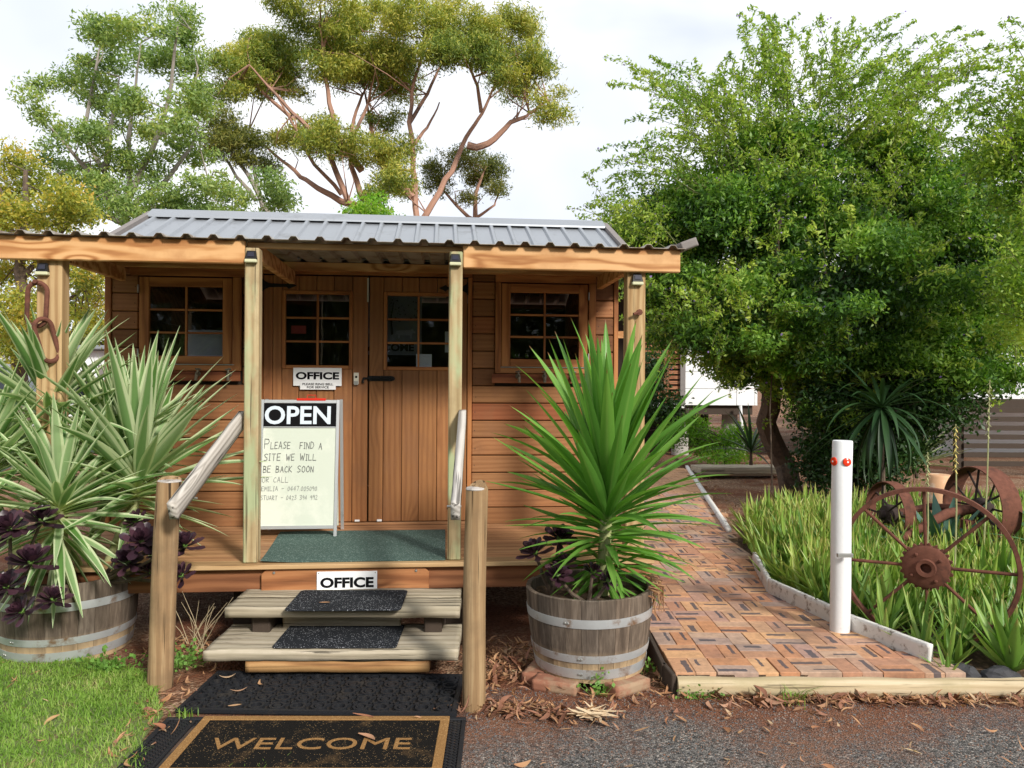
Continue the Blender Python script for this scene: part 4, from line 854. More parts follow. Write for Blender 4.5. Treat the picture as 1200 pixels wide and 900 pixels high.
# handrails
def roundpost(h, r, seed, lean):
    pts = [(lean*z/h+.003*math.sin(z*5+seed), .003*math.cos(z*4+seed), z) for z in np.linspace(-.1, h-.004, 14)]+[(lean, 0, h)]
    return MB().tube(pts, [r*1.05]+[r*(1.05-.05*i/12) for i in range(13)]+[r*.93], 24).mesh('round_post', smooth=True)
for nm, lb, x, y, h, r, lean, rx, rz0, rz1, ry0, ry1, sd in (('handrail', 'left handrail of grey timber on a round pine post by the striped yucca', -1.79, 3.92, 1.047, .060, .045, -1.632, .925, 1.335, 3.70, 4.665, 1), ('handrail', 'right handrail of grey timber on a round pine post between steps and barrel', -.174, 3.66, 1.055, .053, .008, -.268, .95, 1.35, 3.60, 4.66, 2)):
    t = thing(nm, lb, 'handrail', (x, y, 0), 0, 'handrails beside the steps')
    ob('round_post', roundpost(h, r, sd, lean), M['round'], t)
    ob('post_top', MB().lathe([(0, .004), (r*.3, .0035), (r*.32, .002), (r*.6, .0035), (r*.62, .002), (r*.9, .002), (r*.985, -.006), (r*.9, -.012)], 24).mesh('post_top', smooth=True), M['endgrain'], t, (lean, 0, h))
    L = math.hypot(ry1-ry0, rz1-rz0); an = math.atan2(rz1-rz0, ry1-ry0)
    ob('rail', rough_board(.044, L, .092, .0012, 40, 6, seed=sd+20), M['grey_y'], t, (rx-x+(.0 if sd == 1 else -.012), (ry0+ry1)/2-y, (rz0+rz1)/2), (an, 0, R(0 if sd == 1 else 2)))
    ob('rail_bolt', MB().tube([(-.028, 0, 0), (.04, 0, 0)], .006, 6).mesh('rail_bolt'), M['steel'], t, (rx-x-.01, 0, h-.09))

# ================================================================== BARRELS AND THEIR PLANTS
def barrel(label, cx, cy, z0, H, r0, r1, tilt=(0, 0, 0), nst=26, rot=0.):
    b = thing('half_barrel', label, 'barrel planter', (cx, cy, z0), rot); b.rotation_euler = (tilt[0], tilt[1], rot)
    def rad(z): t = z/H; return r0+(r1-r0)*t+.010*math.sin(PI*min(1, t*1.0))
    zs = [H*i/7 for i in range(8)]; da = 2*PI/nst; gap = .0018
    prof = [(rad(z), z) for z in zs]+[(rad(H)-.006, H+.004), (rad(H)-.022, H+.002)]+[(rad(z)-.026, z) for z in zs[::-1]]
    mb = MB(); n = 3; h = da/2-gap/r1/2
    for i in range(n+1): a = -h+2*h*i/n; mb.v += [(r*math.cos(a)-(rad(0)), r*math.sin(a), z) for r, z in prof]
    m_ = len(prof)
    for i in range(n):
        for q in range(m_): q2 = (q+1) % m_; mb.f.append((i*m_+q, (i+1)*m_+q, (i+1)*m_+q2, i*m_+q2))
    mb.f += [tuple(range(m_)), tuple(n*m_+q for q in range(m_))[::-1]]
    sm_ = mb.mesh('stave')
    rr = random.Random(int(cx*100))
    for i in range(nst):
        a = i*da; k = rr.uniform(-.001, .001); ob('stave', sm_, M['stave'], b, ((rad(0)+k)*math.cos(a), (rad(0)+k)*math.sin(a), rr.uniform(-.003, .003)), (0, 0, a))
    for zf, hw in ((.73, .045), (.30, .04), (.115, .05)):
        z = H*zf; pr = [(rad(z-hw/2)+.0035, z-hw/2), (rad(z)+.0045, z), (rad(z+hw/2)+.0035, z+hw/2), (rad(z+hw/2)+.001, z+hw/2), (rad(z)+.001, z), (rad(z-hw/2)+.001, z-hw/2), (rad(z-hw/2)+.0035, z-hw/2)]
        hp = ob('hoop', MB().lathe(pr, 64).mesh('hoop', smooth=True), M['hoopm'], b)
        ra = -PI/2-rr.uniform(.2, .9)
        for k in (0, .045): ob('rivet', MB().lathe([(0, .004), (.006, .003), (.008, 0)], 8).mesh('rivet'), M['steel'], hp, ((rad(z)+.004)*math.cos(ra+k), (rad(z)+.004)*math.sin(ra+k), z), (0, PI/2, ra+k))
    mb = MB(); V = [(0, 0, H-.055)]; nr, na = 7, 28
    for i in range(1, nr+1):
        for j in range(na): q = (rad(H*.8)-.02)*i/nr; V.append((q*math.cos(2*PI*j/na), q*math.sin(2*PI*j/na), H-.06+noise.noise((q*14*math.cos(j), q*14*math.sin(j), cx))*.018))
    F = [(0, 1+j, 1+(j+1) % na) for j in range(na)]+[(1+(i-1)*na+j, 1+i*na+j, 1+i*na+(j+1) % na, 1+(i-1)*na+(j+1) % na) for i in range(1, nr) for j in range(na)]
    mb.v = V; mb.f = F; ob('soil', mb.mesh('soil', smooth=True), M['soil'], b); return b
BR = barrel('smaller half wine barrel holding the plain green yucca, standing on bricks', .428, 4.13, .052, .425, .285, .338, (0, R(-1), 0), 24, R(10))
BL = barrel('large half wine barrel on the lawn holding the striped yuccas', -2.60, 4.52, -.01, .445, .335, .378, (0, 0, 0), 28, R(5))
rr = random.Random(4)
for x, y, a, z, lb in ((.235, 3.89, -18, .03, 'red brick sticking out under the front left of the smaller barrel'), (.59, 3.88, 35, .03, 'red brick under the front right of the smaller barrel'), (.15, 4.06, 70, .03, 'red brick under the left side of the smaller barrel'), (.6, 4.3, 10, .03, 'red brick under the back of the smaller barrel')):
    t = ob('brick', rough_board(.23, .11, .06, .0025, 14, 6, seed=int(a)), plain('red brick', (.26, .11, .065), .9, var=.35, scale=20, bst=.5, dirt=(.32, .22, .14)), None, (x, y, z), (0, 0, R(a))); tag(t, lb, 'brick', 'bricks propping up the smaller barrel')

def leafmesh(width, droop, fold=.35, n=9, base=.35, tipw=.0, twist=0.):
    """a strap leaf of length 1 along +X, channelled, drooping towards -Z"""
    V = []; uv = []
    for i in range(n+1):
        t = i/n; w = width/2*(base+(1-base)*min(1, (t/.38))**.8)*(1-max(0, (t-.38)/.62)**1.7)+.0008; ang = -droop*t*t
        x = (t-droop*droop*t**3*.28); z = -droop*t*t*.55; c = math.cos(twist*t); s_ = math.sin(twist*t)
        for k, (yy, zz) in enumerate(((-w, w*fold), (-w*.5, w*fold*.35), (0, 0), (w*.5, w*fold*.35), (w, w*fold))):
            V.append((x, yy*c-zz*s_, z+yy*s_+zz*c)); uv.append((k/4, t))
    F = [(i*5+k, (i+1)*5+k, (i+1)*5+k+1, i*5+k+1) for i in range(n) for k in range(4)]
    return npmesh('leaf', V, F, uv, smooth=True)
def rosette(parent, leaves, mat, org, spec, seed, sc=1.0, ax=(0, 0)):
    """spec = list of (count, z0, z1, el0, el1, len0, len1)"""
    r = random.Random(seed); ga = 0
    for cnt, z0, z1, e0, e1, l0, l1 in spec:
        for i in range(cnt):
            f = (i+r.random()*.6)/cnt; ga += 2.39996+r.uniform(-.25, .25); el = R(e0+(e1-e0)*f+r.uniform(-7, 7)); z = z0+(z1-z0)*f; L = (l0+(l1-l0)*f)*r.uniform(.85, 1.1)*sc
            me = leaves[r.randrange(len(leaves))]; o = ob('leaf', me, mat, parent)
            o.matrix_basis = Matrix.Translation((org[0]+ax[0]*z, org[1]+ax[1]*z, org[2]+z)) @ Matrix.Rotation(ga, 4, 'Z') @ Matrix.Rotation(-el, 4, 'Y') @ Matrix.Rotation(r.uniform(-.25, .25), 4, 'X') @ Matrix.Diagonal((L, L, L, 1))
YL = [leafmesh(w, d, .4, twist=tw) for w, d, tw in ((.094, .05, .15), (.086, .12, -.25), (.098, .22, .3), (.088, .02, -.1), (.088, .34, -.2), (.092, .5, .4))]
YM = [leafmesh(w, d, .4, twist=tw) for w, d, tw in ((.10, .04, .2), (.09, .10, -.25), (.104, .18, .3), (.094, .02, 0), (.098, .26, -.2), (.092, .4, .4))]
yr = thing('green_yucca', 'plain green yucca with long pointed leaves in the smaller barrel', 'yucca', (.50, 4.13, .42))
ob('trunk', MB().tube([(0, 0, 0), (.0, 0, .2), (.015, 0, .45), (.02, 0, .6)], [.032, .035, .03, .012], 10).mesh('trunk', smooth=True), M['stem'], yr)
rosette(yr, YL, M['yucca'], (0.015, 0, 0), [(26, .05, .16, -35, 30, .26, .38), (34, .14, .28, -28, 12, .36, .50), (48, .26, .42, 0, 32, .48, .70), (48, .38, .49, 32, 62, .70, .86), (34, .46, .56, 62, 88, .90, .90)], 3)
def vyucca(label, base, top, spec, seed, sc=1):
    t = thing('striped_yucca', label, 'yucca', base); d = Vector(top)-Vector(base)
    ob('trunk', MB().tube([(0, 0, 0), d*.5+Vector((0, 0, .02)), d, d+Vector((0, 0, .1))], [.035, .03, .028, .012], 10).mesh('trunk', smooth=True), M['stem'], t)
    rosette(t, YM, M['varieg'], d, spec, seed, sc); return t
S1 = [(22, -.10, .02, -35, 0, .55, .62), (34, .0, .08, 0, 38, .6, .72), (34, .08, .14, 38, 72, .66, .66), (12, .13, .17, 72, 88, .6, .55)]
vyucca('striped yucca head in the left barrel, front and lowest, with drooping leaves', (-2.52, 4.38, .4), (-2.50, 4.25, .79), [(14, -.16, -.08, -70, -40, .48, .55), (26, -.1, .0, -35, -5, .46, .56), (36, .0, .06, -5, 35, .52, .64), (28, .06, .12, 35, 75, .6, .62), (8, .12, .15, 75, 88, .5, .5)], 5)
vyucca('tallest striped yucca in the left barrel, rising before the chain post', (-2.72, 4.6, .4), (-2.78, 4.62, 1.28), S1, 6, 1.0)
vyucca('striped yucca leaning right in the left barrel, leaves against the cabin wall', (-2.42, 4.58, .4), (-2.27, 4.66, .84), [(26, -.10, .02, -30, 5, .5, .65), (36, .0, .08, 5, 40, .7, .88), (36, .08, .14, 40, 74, .86, .9), (12, .13, .17, 74, 88, .85, .8)], 7, 1.0)
vyucca('striped yucca head at the left edge of the picture', (-2.84, 4.5, .4), (-3.02, 4.42, .95), S1, 8, .95)
vyucca('striped yucca head at the back of the left barrel under the window', (-2.6, 4.7, .4), (-2.50, 4.86, 1.02), S1, 9, .95)
# dark purple rosettes
def aleaf():
    V = []; uv = []
    for i, (t, w) in enumerate(((0, .04), (.35, .10), (.7, .2), (.88, .19), (1, .04))):
        for k in (-1, 0, 1): V.append((t, k*w, .14*t*t*1.6+abs(k)*w*.25)); uv.append((k/2+.5, t))
    return npmesh('leaf', V, [(i*3+k, (i+1)*3+k, (i+1)*3+k+1, i*3+k+1) for i in range(4) for k in range(2)], uv, smooth=True)
AL = aleaf()
def aeonium(label, base, heads, seed):
    t = thing('dark_succulent', label, 'succulent', base); r = random.Random(seed)
    for h in heads:
        d = Vector(h[:3])-Vector(base); rad = h[3]
        hd = ob('rosette', MB().tube([(0, 0, 0), (0, 0, .02), (0, 0, .028)], [.012, .016, .006], 8).mesh('rosette', smooth=True), M['weed'], t, d, (r.uniform(.2, .75), r.uniform(-.4, .4), 0))
        for i in range(34):
            f = i/34; a = i*2.39996; el = R(-12+84*f); L = rad*1.12*(1-.5*f)*r.uniform(.9, 1.1)
            o = ob('leaf', AL, M['aeon'], hd); o.matrix_basis = Matrix.Translation((0, 0, .003+.02*f)) @ Matrix.Rotation(a, 4, 'Z') @ Matrix.Rotation(-el, 4, 'Y') @ Matrix.Diagonal((L, L, L, 1))
        ob('stem', MB().tube([(0, 0, 0), d*.5+Vector((0, 0, -.02)), d], [.012, .01, .008], 6).mesh('stem'), M['bark'], t)
aeonium('dark purple succulent on the left side of the left barrel', (-2.75, 4.22, .4), [px(48, 612, 3.95)[:]+(.10,), px(12, 622, 3.95)[:]+(.11,), px(36, 662, 3.9)[:]+(.115,), px(8, 690, 3.9)[:]+(.10,), px(62, 705, 3.95)[:]+(.085,), px(28, 718, 3.95)[:]+(.09,)], 1)
aeonium('dark purple succulent at the right rim of the left barrel', (-2.35, 4.4, .4), [px(166, 636, 4.08)[:]+(.105,), px(150, 660, 4.2)[:]+(.085,), px(188, 650, 4.1)[:]+(.09,), px(178, 672, 4.2)[:]+(.08,), px(160, 612, 4.4)[:]+(.07,)], 2)
aeonium('two dark purple succulent heads right of the left handrail post', (-2.30, 4.5, .4), [px(217, 642, 4.25)[:]+(.10,), px(214, 676, 4.2)[:]+(.075,)], 3)
aeonium('small dark purple succulent leaning out at the left of the smaller barrel', (.22, 4.15, .42), [px(628, 650, 4.1)[:]+(.095,), px(655, 632, 4.2)[:]+(.085,), px(660, 664, 4.05)[:]+(.075,)], 4)
aeonium('dark purple succulent at the front rim of the smaller barrel', (.40, 3.95, .42), [px(653, 676, 3.98)[:]+(.075,), px(694, 672, 3.92)[:]+(.055,), px(712, 682, 3.9)[:]+(.05,)], 5)

# ================================================================== GARDEN BED ON THE RIGHT
def painted_board(a, b, h, th=.03):
    L = math.dist(a, b); me = rough_board(L, th, h, .002, 30, 4, seed=int(L*100)); return ob('edging_board', me, M['paintw'], None, ((a[0]+b[0])/2, (a[1]+b[1])/2, .088+h/2-.02), (0, 0, math.atan2(b[1]-a[1], b[0]-a[0])))
tag(painted_board((1.98, 6.25), (1.815, 5.40), .13), 'chipped white edging board, farthest of three, nearly end on', 'edging board', 'white boards edging the path')
tag(painted_board((1.815, 5.38), (2.0, 4.63), .13), 'chipped white edging board behind the white post', 'edging board', 'white boards edging the path')
tag(painted_board((2.02, 4.60), (2.225, 4.06), .12), 'chipped white edging board ending near the log, below the wheel', 'edging board', 'white boards edging the path')
t = ob('edging_strip', rough_board(6.0, .05, .06, .002, 20, 3, seed=3), M['paintw'], None, (2.62, 10.55, .11), (0, 0, math.atan2(5.84, .92))); tag(t, 'long thin pale timber strip edging the far part of the path', 'edging strip')
wp = thing('white_post', 'white painted round post with two red reflectors', 'post', (1.955, 4.56, .07))
ob('round_post', MB().tube([(0, 0, -.05), (.004, 0, .3), (.004, 0, .8), (.01, 0, 1.15), (.01, 0, 1.157)], [.056, .058, .057, .057, .054], 28).mesh('round_post', smooth=True), M['paint'], wp)
for a in (-142, -66):
    q = ob('reflector', MB().lathe([(0, .012), (.012, .011), (.024, .006), (.026, 0)], 16).mesh('reflector', smooth=True), M['redg'], wp, (.057*math.cos(R(a-20))+.008, .057*math.sin(R(a-20)), 1.035), (PI/2, 0, R(a-20)+PI/2))
    ob('screw', MB().lathe([(0, .003), (.005, .002), (.006, 0)], 8).mesh('screw'), M['white'], q, (0, 0, .011))
# the large spoked wheel
wc = Vector((2.39, 4.42, .515)); whl = thing('spoked_wheel', 'rusty iron spoked wheel standing beside the white post', 'wheel', (wc.x, wc.y, .06), 0)
RW = .455; az = math.atan2(wc.x, wc.y)   # its face is turned to where one comes from
wm_ = Matrix.Translation((0, 0, wc.z-.06)) @ Matrix.Rotation(-az-.05, 4, 'Z') @ Matrix.Rotation(PI/2+R(6), 4, 'X')
pr = [(RW-.012, -.022), (RW+.008, -.02), (RW+.010, .02), (RW-.012, .022), (RW-.016, 0), (RW-.012, -.022)]
ob('rim', MB().lathe(pr, 72, M=wm_).mesh('rim', smooth=True), M['rust'], whl)
for k in range(8):
    a = k*PI/4+R(1.5); mb = MB(); mb.tube([wm_ @ Vector((.09*math.cos(a), .09*math.sin(a), 0)), wm_ @ Vector(((RW-.012)*math.cos(a), (RW-.012)*math.sin(a), 0))], .0095, 8); ob('spoke', mb.mesh('spoke', smooth=True), M['rust'], whl)
mb = MB(); tk = 22; P = []
for k in range(tk*4): a = 2*PI*k/(tk*4); r_ = .148 if (k % 4) in (1, 2) and False else (.140 if (k % 4) < 2 else .122); P.append((r_*math.cos(a), r_*math.sin(a)))
mb.prism(P, -.008, .008, M=wm_); ob('sprocket', mb.mesh('sprocket'), M['rust'], whl)
ob('hub', MB().lathe([(.028, .02), (.03, .042), (.05, .045), (.055, .03), (.115, .026), (.125, .018), (.125, -.018), (.028, -.02), (.028, .02)], 32, M=wm_).mesh('hub', smooth=True), M['rust'], whl)
for k in range(4):
    a = k*PI/2+.6; q = MB(); q.lathe([(0, .012), (.008, .010), (.011, 0)], 6, M=wm_ @ Matrix.Translation((.088*math.cos(a), .088*math.sin(a), .027))); ob('hub_bolt', q.mesh('hub_bolt'), M['rust'], whl)
ob('bracket', boxmesh(.09, .02, .022, .002).copy(), M['steel'], whl, (-.455, .03, .51))
# old implement with a broad tyred iron wheel behind
imp = thing('seed_drill', 'rusty old farm implement with broad iron wheels behind the spoked wheel', 'farm implement', (3.85, 6.3, .06), 0)
def bandwheel(c, Rr, bw, ns, yaw, mat, rake=0.):
    Mx = Matrix.Translation(c) @ Matrix.Rotation(yaw, 4, 'Z') @ Matrix.Rotation(PI/2+rake, 4, 'X')
    w = ob('band_wheel', MB().lathe([(Rr, -bw/2), (Rr+.008, -bw/2), (Rr+.012, 0), (Rr+.008, bw/2), (Rr, bw/2), (Rr-.004, 0), (Rr, -bw/2)], 48, M=Mx).mesh('band_wheel', smooth=True), M['rust'], imp)
    for k in range(ns):
        a = 2*PI*k/ns; q = MB(); q.tube([Mx @ Vector((.05*math.cos(a), .05*math.sin(a), .05*(1 if k % 2 else -1))), Mx @ Vector((Rr*math.cos(a), Rr*math.sin(a), .015*(1 if k % 2 else -1)))], .009, 6); ob('spoke', q.mesh('spoke'), M['rustd'], w)
    q = MB().lathe([(0, .10), (.035, .10), (.04, .06), (.075, .05), (.085, 0), (.075, -.05), (.04, -.06), (.035, -.10), (0, -.10)], 20, M=Mx); ob('hub', q.mesh('hub', smooth=True), M['rustd'], w); return Mx
Mx = bandwheel((0, 0, .50), .33, .17, 12, R(-82), 0)
bandwheel((-.62, .25, .40), .27, .10, 10, R(-82), 0)
q = MB().tube([(.0, .0, .50), (-.3, -.05, .46), (-.75, -.2, .28)], [.035, .04, .03], 10); ob('axle', q.mesh('axle', smooth=True), M['rust'], imp)
q = MB().tube([(-.1, -.05, .5), (-.25, .3, .46), (-.62, .25, .4)], .03, 8).box((.1, .08, .12), (-.16, -.12, .36)).box((.05, .05, .3), (-.1, -.14, .2)).box((.18, .05, .06), (-.3, -.25, .18)).tube([(-.1, -.1, .3), (.1, -.3, .05)], .014, 6); ob('frame', q.mesh('frame'), M['rust'], imp)
t = thing('feed_bin', 'pale orange tin drum behind the rusty implement', 'drum', (3.95, 7.1, .06)); ob('body', MB().lathe([(0, 0), (.12, 0), (.13, .1), (.13, .3), (.11, .66), (.10, .68), (0, .675)], 24).mesh('body', smooth=True), plain('orange tin', (.62, .36, .2), .7, var=.2, scale=8, bst=.1, dirt=(.7, .62, .52)), t)
# aloes
LA = [leafmesh(w, d, .55, 6, .8, twist=tw) for w, d, tw in ((.115, -.14, .1), (.10, .10, -.1), (.125, -.26, 0), (.11, .25, .2))]
def aloe_spots():
    P = []; r = random.Random(12); tries = 0
    while len(P) < 330 and tries < 60000:
        tries += 1; x, y = r.uniform(1.9, 6.5), r.uniform(4.0, 8.6)
        if not inpoly(np.array([x]), np.array([y]), [(2.34, 4.12), (2.12, 4.66), (1.96, 5.42), (2.08, 6.1), (2.35, 7.6), (3.0, 8.4), (6.3, 8.4), (6.3, 4.6), (2.9, 4.02)])[0]: continue
        if x/y > .78 or (x-wc.x)**2+(y-wc.y)**2 < .03: continue
        if x > 3.0+.0 and y > 5.5 and x/y > .53 and r.random() < .75: continue
        if y > 6.9 and x/y > .42 and r.random() < .8: continue
        if any((x-a)**2+(y-b)**2 < .0135*(1+.12*y) for a, b in P): continue
        P.append((x, y))
    return sorted(P, key=lambda p: p[1])
AS = aloe_spots(); r = random.Random(2); stuffV = []; nstf = 0
lv = [np.array([v.co[:] for v in m_.vertices]) for m_ in LA]; lfc = np.array([list(p.vertices) for p in LA[0].polygons]); SV = []; SF = []; SU = []; bse = 0; luv = np.array([(k/4, i/6) for i in range(7) for k in range(5)])
proto = []
for n, (x, y) in enumerate(AS):
    big = r.uniform(.34, .5)*(1.0 if y > 4.6 else .85)
    if n < 40:
        where = 'behind the white post' if x < 2.15 else ('under the left half of the spoked wheel' if x < wc.x-.08 and y < 4.8 else ('behind the spoked wheel' if y > 4.45 and x < 2.9 else ('in front of the spoked wheel, to its right' if y < 4.45 else 'at the right edge of the bed')))
        t = thing('aloe', 'clump of slender green aloe '+where, 'aloe', (x, y, .055), r.uniform(0, 6), 'aloe clumps '+where)
        ob('crown', MB().lathe([(0, .03), (.02, .02), (.03, -.01)], 8).mesh('crown'), M['aloe1'], t)
        for i in range(17):
            f = i/17; L = big*r.uniform(.65, 1.05)*(.75+.3*f); o = ob('leaf', LA[r.randrange(4)], M['aloe1'], t)
            o.matrix_basis = Matrix.Translation((r.uniform(-.03, .03), r.uniform(-.03, .03), 0)) @ Matrix.Rotation(i*2.4+r.uniform(-.3, .3), 4, 'Z') @ Matrix.Rotation(-R(28+55*f+r.uniform(-8, 8)), 4, 'Y') @ Matrix.Diagonal((L, L*r.uniform(.6, 1), L, 1))
    else:
        for i in range(22):
            f = i/22; L = big*r.uniform(.7, 1.15); Mt = Matrix.Translation((x+r.uniform(-.08, .08), y+r.uniform(-.08, .08), .05)) @ Matrix.Rotation(r.uniform(0, 6.28), 4, 'Z') @ Matrix.Rotation(-R(38+48*f+r.uniform(-8, 8)), 4, 'Y') @ Matrix.Diagonal((L, L*.75, L, 1))
            A = np.array(Mt); q = lv[r.randrange(4)]; SV.append(q @ A[:3, :3].T+A[:3, 3]); SF.append(lfc+bse); SU.append(luv); bse += len(q)
tag(ob('aloe_bed', npmesh('aloe_bed', np.concatenate(SV), np.concatenate(SF), np.concatenate(SU), smooth=True), M['aloe']), 'dense mass of green aloe leaves filling the garden bed', kind='stuff')
def single_aloe(label, x, y, L0, n, mat='aloe1', els=(25, 80)):
    t = thing('aloe', label, 'aloe', (x, y, .05)); 
    ob('crown', MB().lathe([(0, .03), (.02, .02), (.03, -.01)], 8).mesh('crown'), M[mat], t)
    for i in range(n):
        f = i/n; L = L0*r.uniform(.8, 1.1); o = ob('leaf', LA[r.randrange(4)], M[mat], t)
        o.matrix_basis = Matrix.Rotation(i*2.4, 4, 'Z') @ Matrix.Rotation(-R(els[0]+(els[1]-els[0])*f), 4, 'Y') @ Matrix.Diagonal((L, L*1.25, L, 1))
single_aloe('small lone aloe between the wheel and the log', 2.27, 3.99, .17, 9)
single_aloe('large broad leaved aloe at the right edge above the log', 2.62, 4.02, .42, 16)
single_aloe('broad leaved aloe just behind the wheel hub', 2.33, 4.72, .42, 14)
for x, y, s_, lb in ((2.32, 4.22, .09, 'brown rock half buried under the wheel'), (2.36, 3.98, .06, 'dark flat stone next to the lone aloe'), (2.52, 3.95, .07, 'dark flat stone at the end of the log')):
    bm = bmesh.new(); bmesh.ops.create_icosphere(bm, subdivisions=3, radius=1)
    for v in bm.verts: v.co += noise.noise_vector(v.co*1.3+Vector((x*9, y, 0)))*.35; v.co = Vector((v.co.x*s_*1.3, v.co.y*s_, v.co.z*s_*.8)); 
    me = bpy.data.meshes.new('rock'); bm.to_mesh(me); bm.free(); tag(ob('rock', me, plain('rock', (.16, .11, .08) if s_ > .08 else (.05, .05, .055), .9, var=.4, bst=.6, scale=12, bd=.01), None, (x, y, .06)), lb, 'rock')
# flower stalks among the aloes
for i, (X, Y0, Y1, D, lb) in enumerate(((1118, 700, 497, 4.9, 'tall dry aloe flower stalk with yellow tip before the implement'), (1150, 690, 445, 5.2, 'tallest thin aloe flower stalk behind the wheel'), (1085, 700, 530, 5.4, 'short thin flower stalk rising over the wheel rim'))):
    a, b = px(X, Y0, D), px(X+10*(1 if i == 1 else .2), Y1, D); mb = MB().tube([(0, 0, 0), (b-a)*.5+Vector((.01, 0, 0)), b-a], [.006, .005, .003], 6)
    t = thing('flower_stalk', lb, 'flower stalk', a); ob('stem', mb.mesh('stem'), M['stem'], t)
    V = []; F = []
    for k in range(40):
        f = .72+.28*k/40; c = (b-a)*f; an = k*2.4; d = Vector((math.cos(an), math.sin(an), -.9))*.022; w_ = Vector((-math.sin(an), math.cos(an), 0))*.004; n_ = len(V); V += [c-w_, c+w_, c+d+w_*.6, c+d-w_*.6]; F.append((n_, n_+1, n_+2, n_+3))
    ob('florets', npmesh('florets', [tuple(v) for v in V], F), plain('yellow florets', (.55, .42, .12), .8, bst=0) if i == 0 else M['stem'], t)

# ================================================================== TREES
def leafcloud(C, Rad, N, size, asp=.4, hang=0., shell=.35, spray=1, sprayr=.2, squash=1.):
    """leaf-sized diamonds through an ellipsoid: C centre, Rad radii"""
    C = np.asarray(C, float); n = max(1, N//spray)
    d = rng.normal(size=(n, 3)); d /= np.linalg.norm(d, axis=1)[:, None]; rr_ = shell+(1-shell)*rng.random(n)**.6
    rr_ = np.where(rng.random(n) < .25, rng.random(n), rr_)
    bumpy = 1+.22*np.sin(d[:, 0]*5+C[0])*np.sin(d[:, 2]*6+C[2])+.12*np.sin(d[:, 1]*9+C[1])
    p = C+d*(rr_*bumpy)[:, None]*np.asarray(Rad); p = np.repeat(p, spray, 0)+rng.normal(size=(n*spray, 3))*sprayr*.5*np.array([1, 1, .7]); return p
def diamonds(p, size, asp, hang=0., up=None):
    n = len(p); a = rng.normal(size=(n, 3)); a[:, 2] -= hang; a /= np.linalg.norm(a, axis=1)[:, None]
    b = np.cross(a, rng.normal(size=(n, 3))); b /= np.linalg.norm(b, axis=1)[:, None]
    L = (size*rng.uniform(.6, 1.35, n))[:, None]; c = np.cross(a, b)
    V = np.stack([p-a*L*.5, p+b*L*asp*.5-a*L*.05+c*L*.06, p+a*L*.5, p-b*L*asp*.5-a*L*.05+c*L*.06], 1).reshape(-1, 3)
    return V, np.arange(n*4).reshape(n, 4)
def tree(name, label, cat, base, limbs, clumps, bark, leaf, size, asp, hang, dens, spray, sprayr, group=None, twigs=True, sides=7, extra=None):
    t = thing(name, label, cat, base, 0, group); B = Vector(base); mb = MB(); tips = []
    for L in limbs:
        P = [Vector(p[:3])-B for p in L]; Rd = [p[3] for p in L]; Q = []; Rq = []
        for i in range(len(P)-1):
            for k in range(4):
                f = k/4; c = P[i].lerp(P[i+1], f); c += noise.noise_vector(c*.9+Vector((i, 0, 3)))*Rd[i]*1.2*(0 if (i == 0 and k == 0) else 1); Q.append(c); Rq.append(Rd[i]*(1-f)+Rd[i+1]*f)
        Q.append(P[-1]); Rq.append(Rd[-1]); mb.tube(Q, Rq, sides); tips += Q
    Pn = []
    TP = np.array([list(q) for q in tips])
    for (c, rad, n) in clumps:
        c = Vector(c)-B; Pn.append(leafcloud(c, rad, int(n*dens), size, spray=spray, sprayr=sprayr))
        if twigs:
            for k in range(3 if twigs is True else int(rj.random() < twigs)):
                d = np.linalg.norm(TP-np.array(c), axis=1); j = int(np.argmin(d+rng.random(len(d))*.15*d.max())); e = Vector(c)+Vector(rng.normal(size=3)*np.array(rad)*.55); s_ = Vector(TP[j]); m_ = s_.lerp(e, .5)+Vector(rng.normal(size=3))*.12*(e-s_).length
                w_ = max(.008, size*.12); mb.tube([s_, m_, e], [w_*1.6, w_, w_*.4], 4)
    ob('trunk', mb.mesh('trunk', smooth=True), bark, t)
    p = np.concatenate(Pn); V, F = diamonds(p, size, asp, hang)
    cr = ob('crown', npmesh('crown', V, F), leaf, t)
    if extra: extra(t, B)
    return t, TP
def PL(pts, D, r0, r1, dz=0.):
    n = len(pts); out = []
    for i, q in enumerate(pts):
        d = D+(q[2] if len(q) > 2 else dz*i/(n-1)); v = px(q[0], q[1], d); out.append((v.x, v.y, v.z, r0+(r1-r0)*i/(n-1)))
    return out
def CL(lst, D, jit, rj):
    out = []; s = D/900
    for i, q in enumerate(lst):
        X, Y, rx, ry = q[:4]; dd = (q[4] if len(q) > 4 else rj.uniform(-jit, jit)); c = px(X, Y, D+dd); out.append((c, (rx*s, rx*s*.9, ry*s), rx*ry))
    return out
rj = random.Random(21)
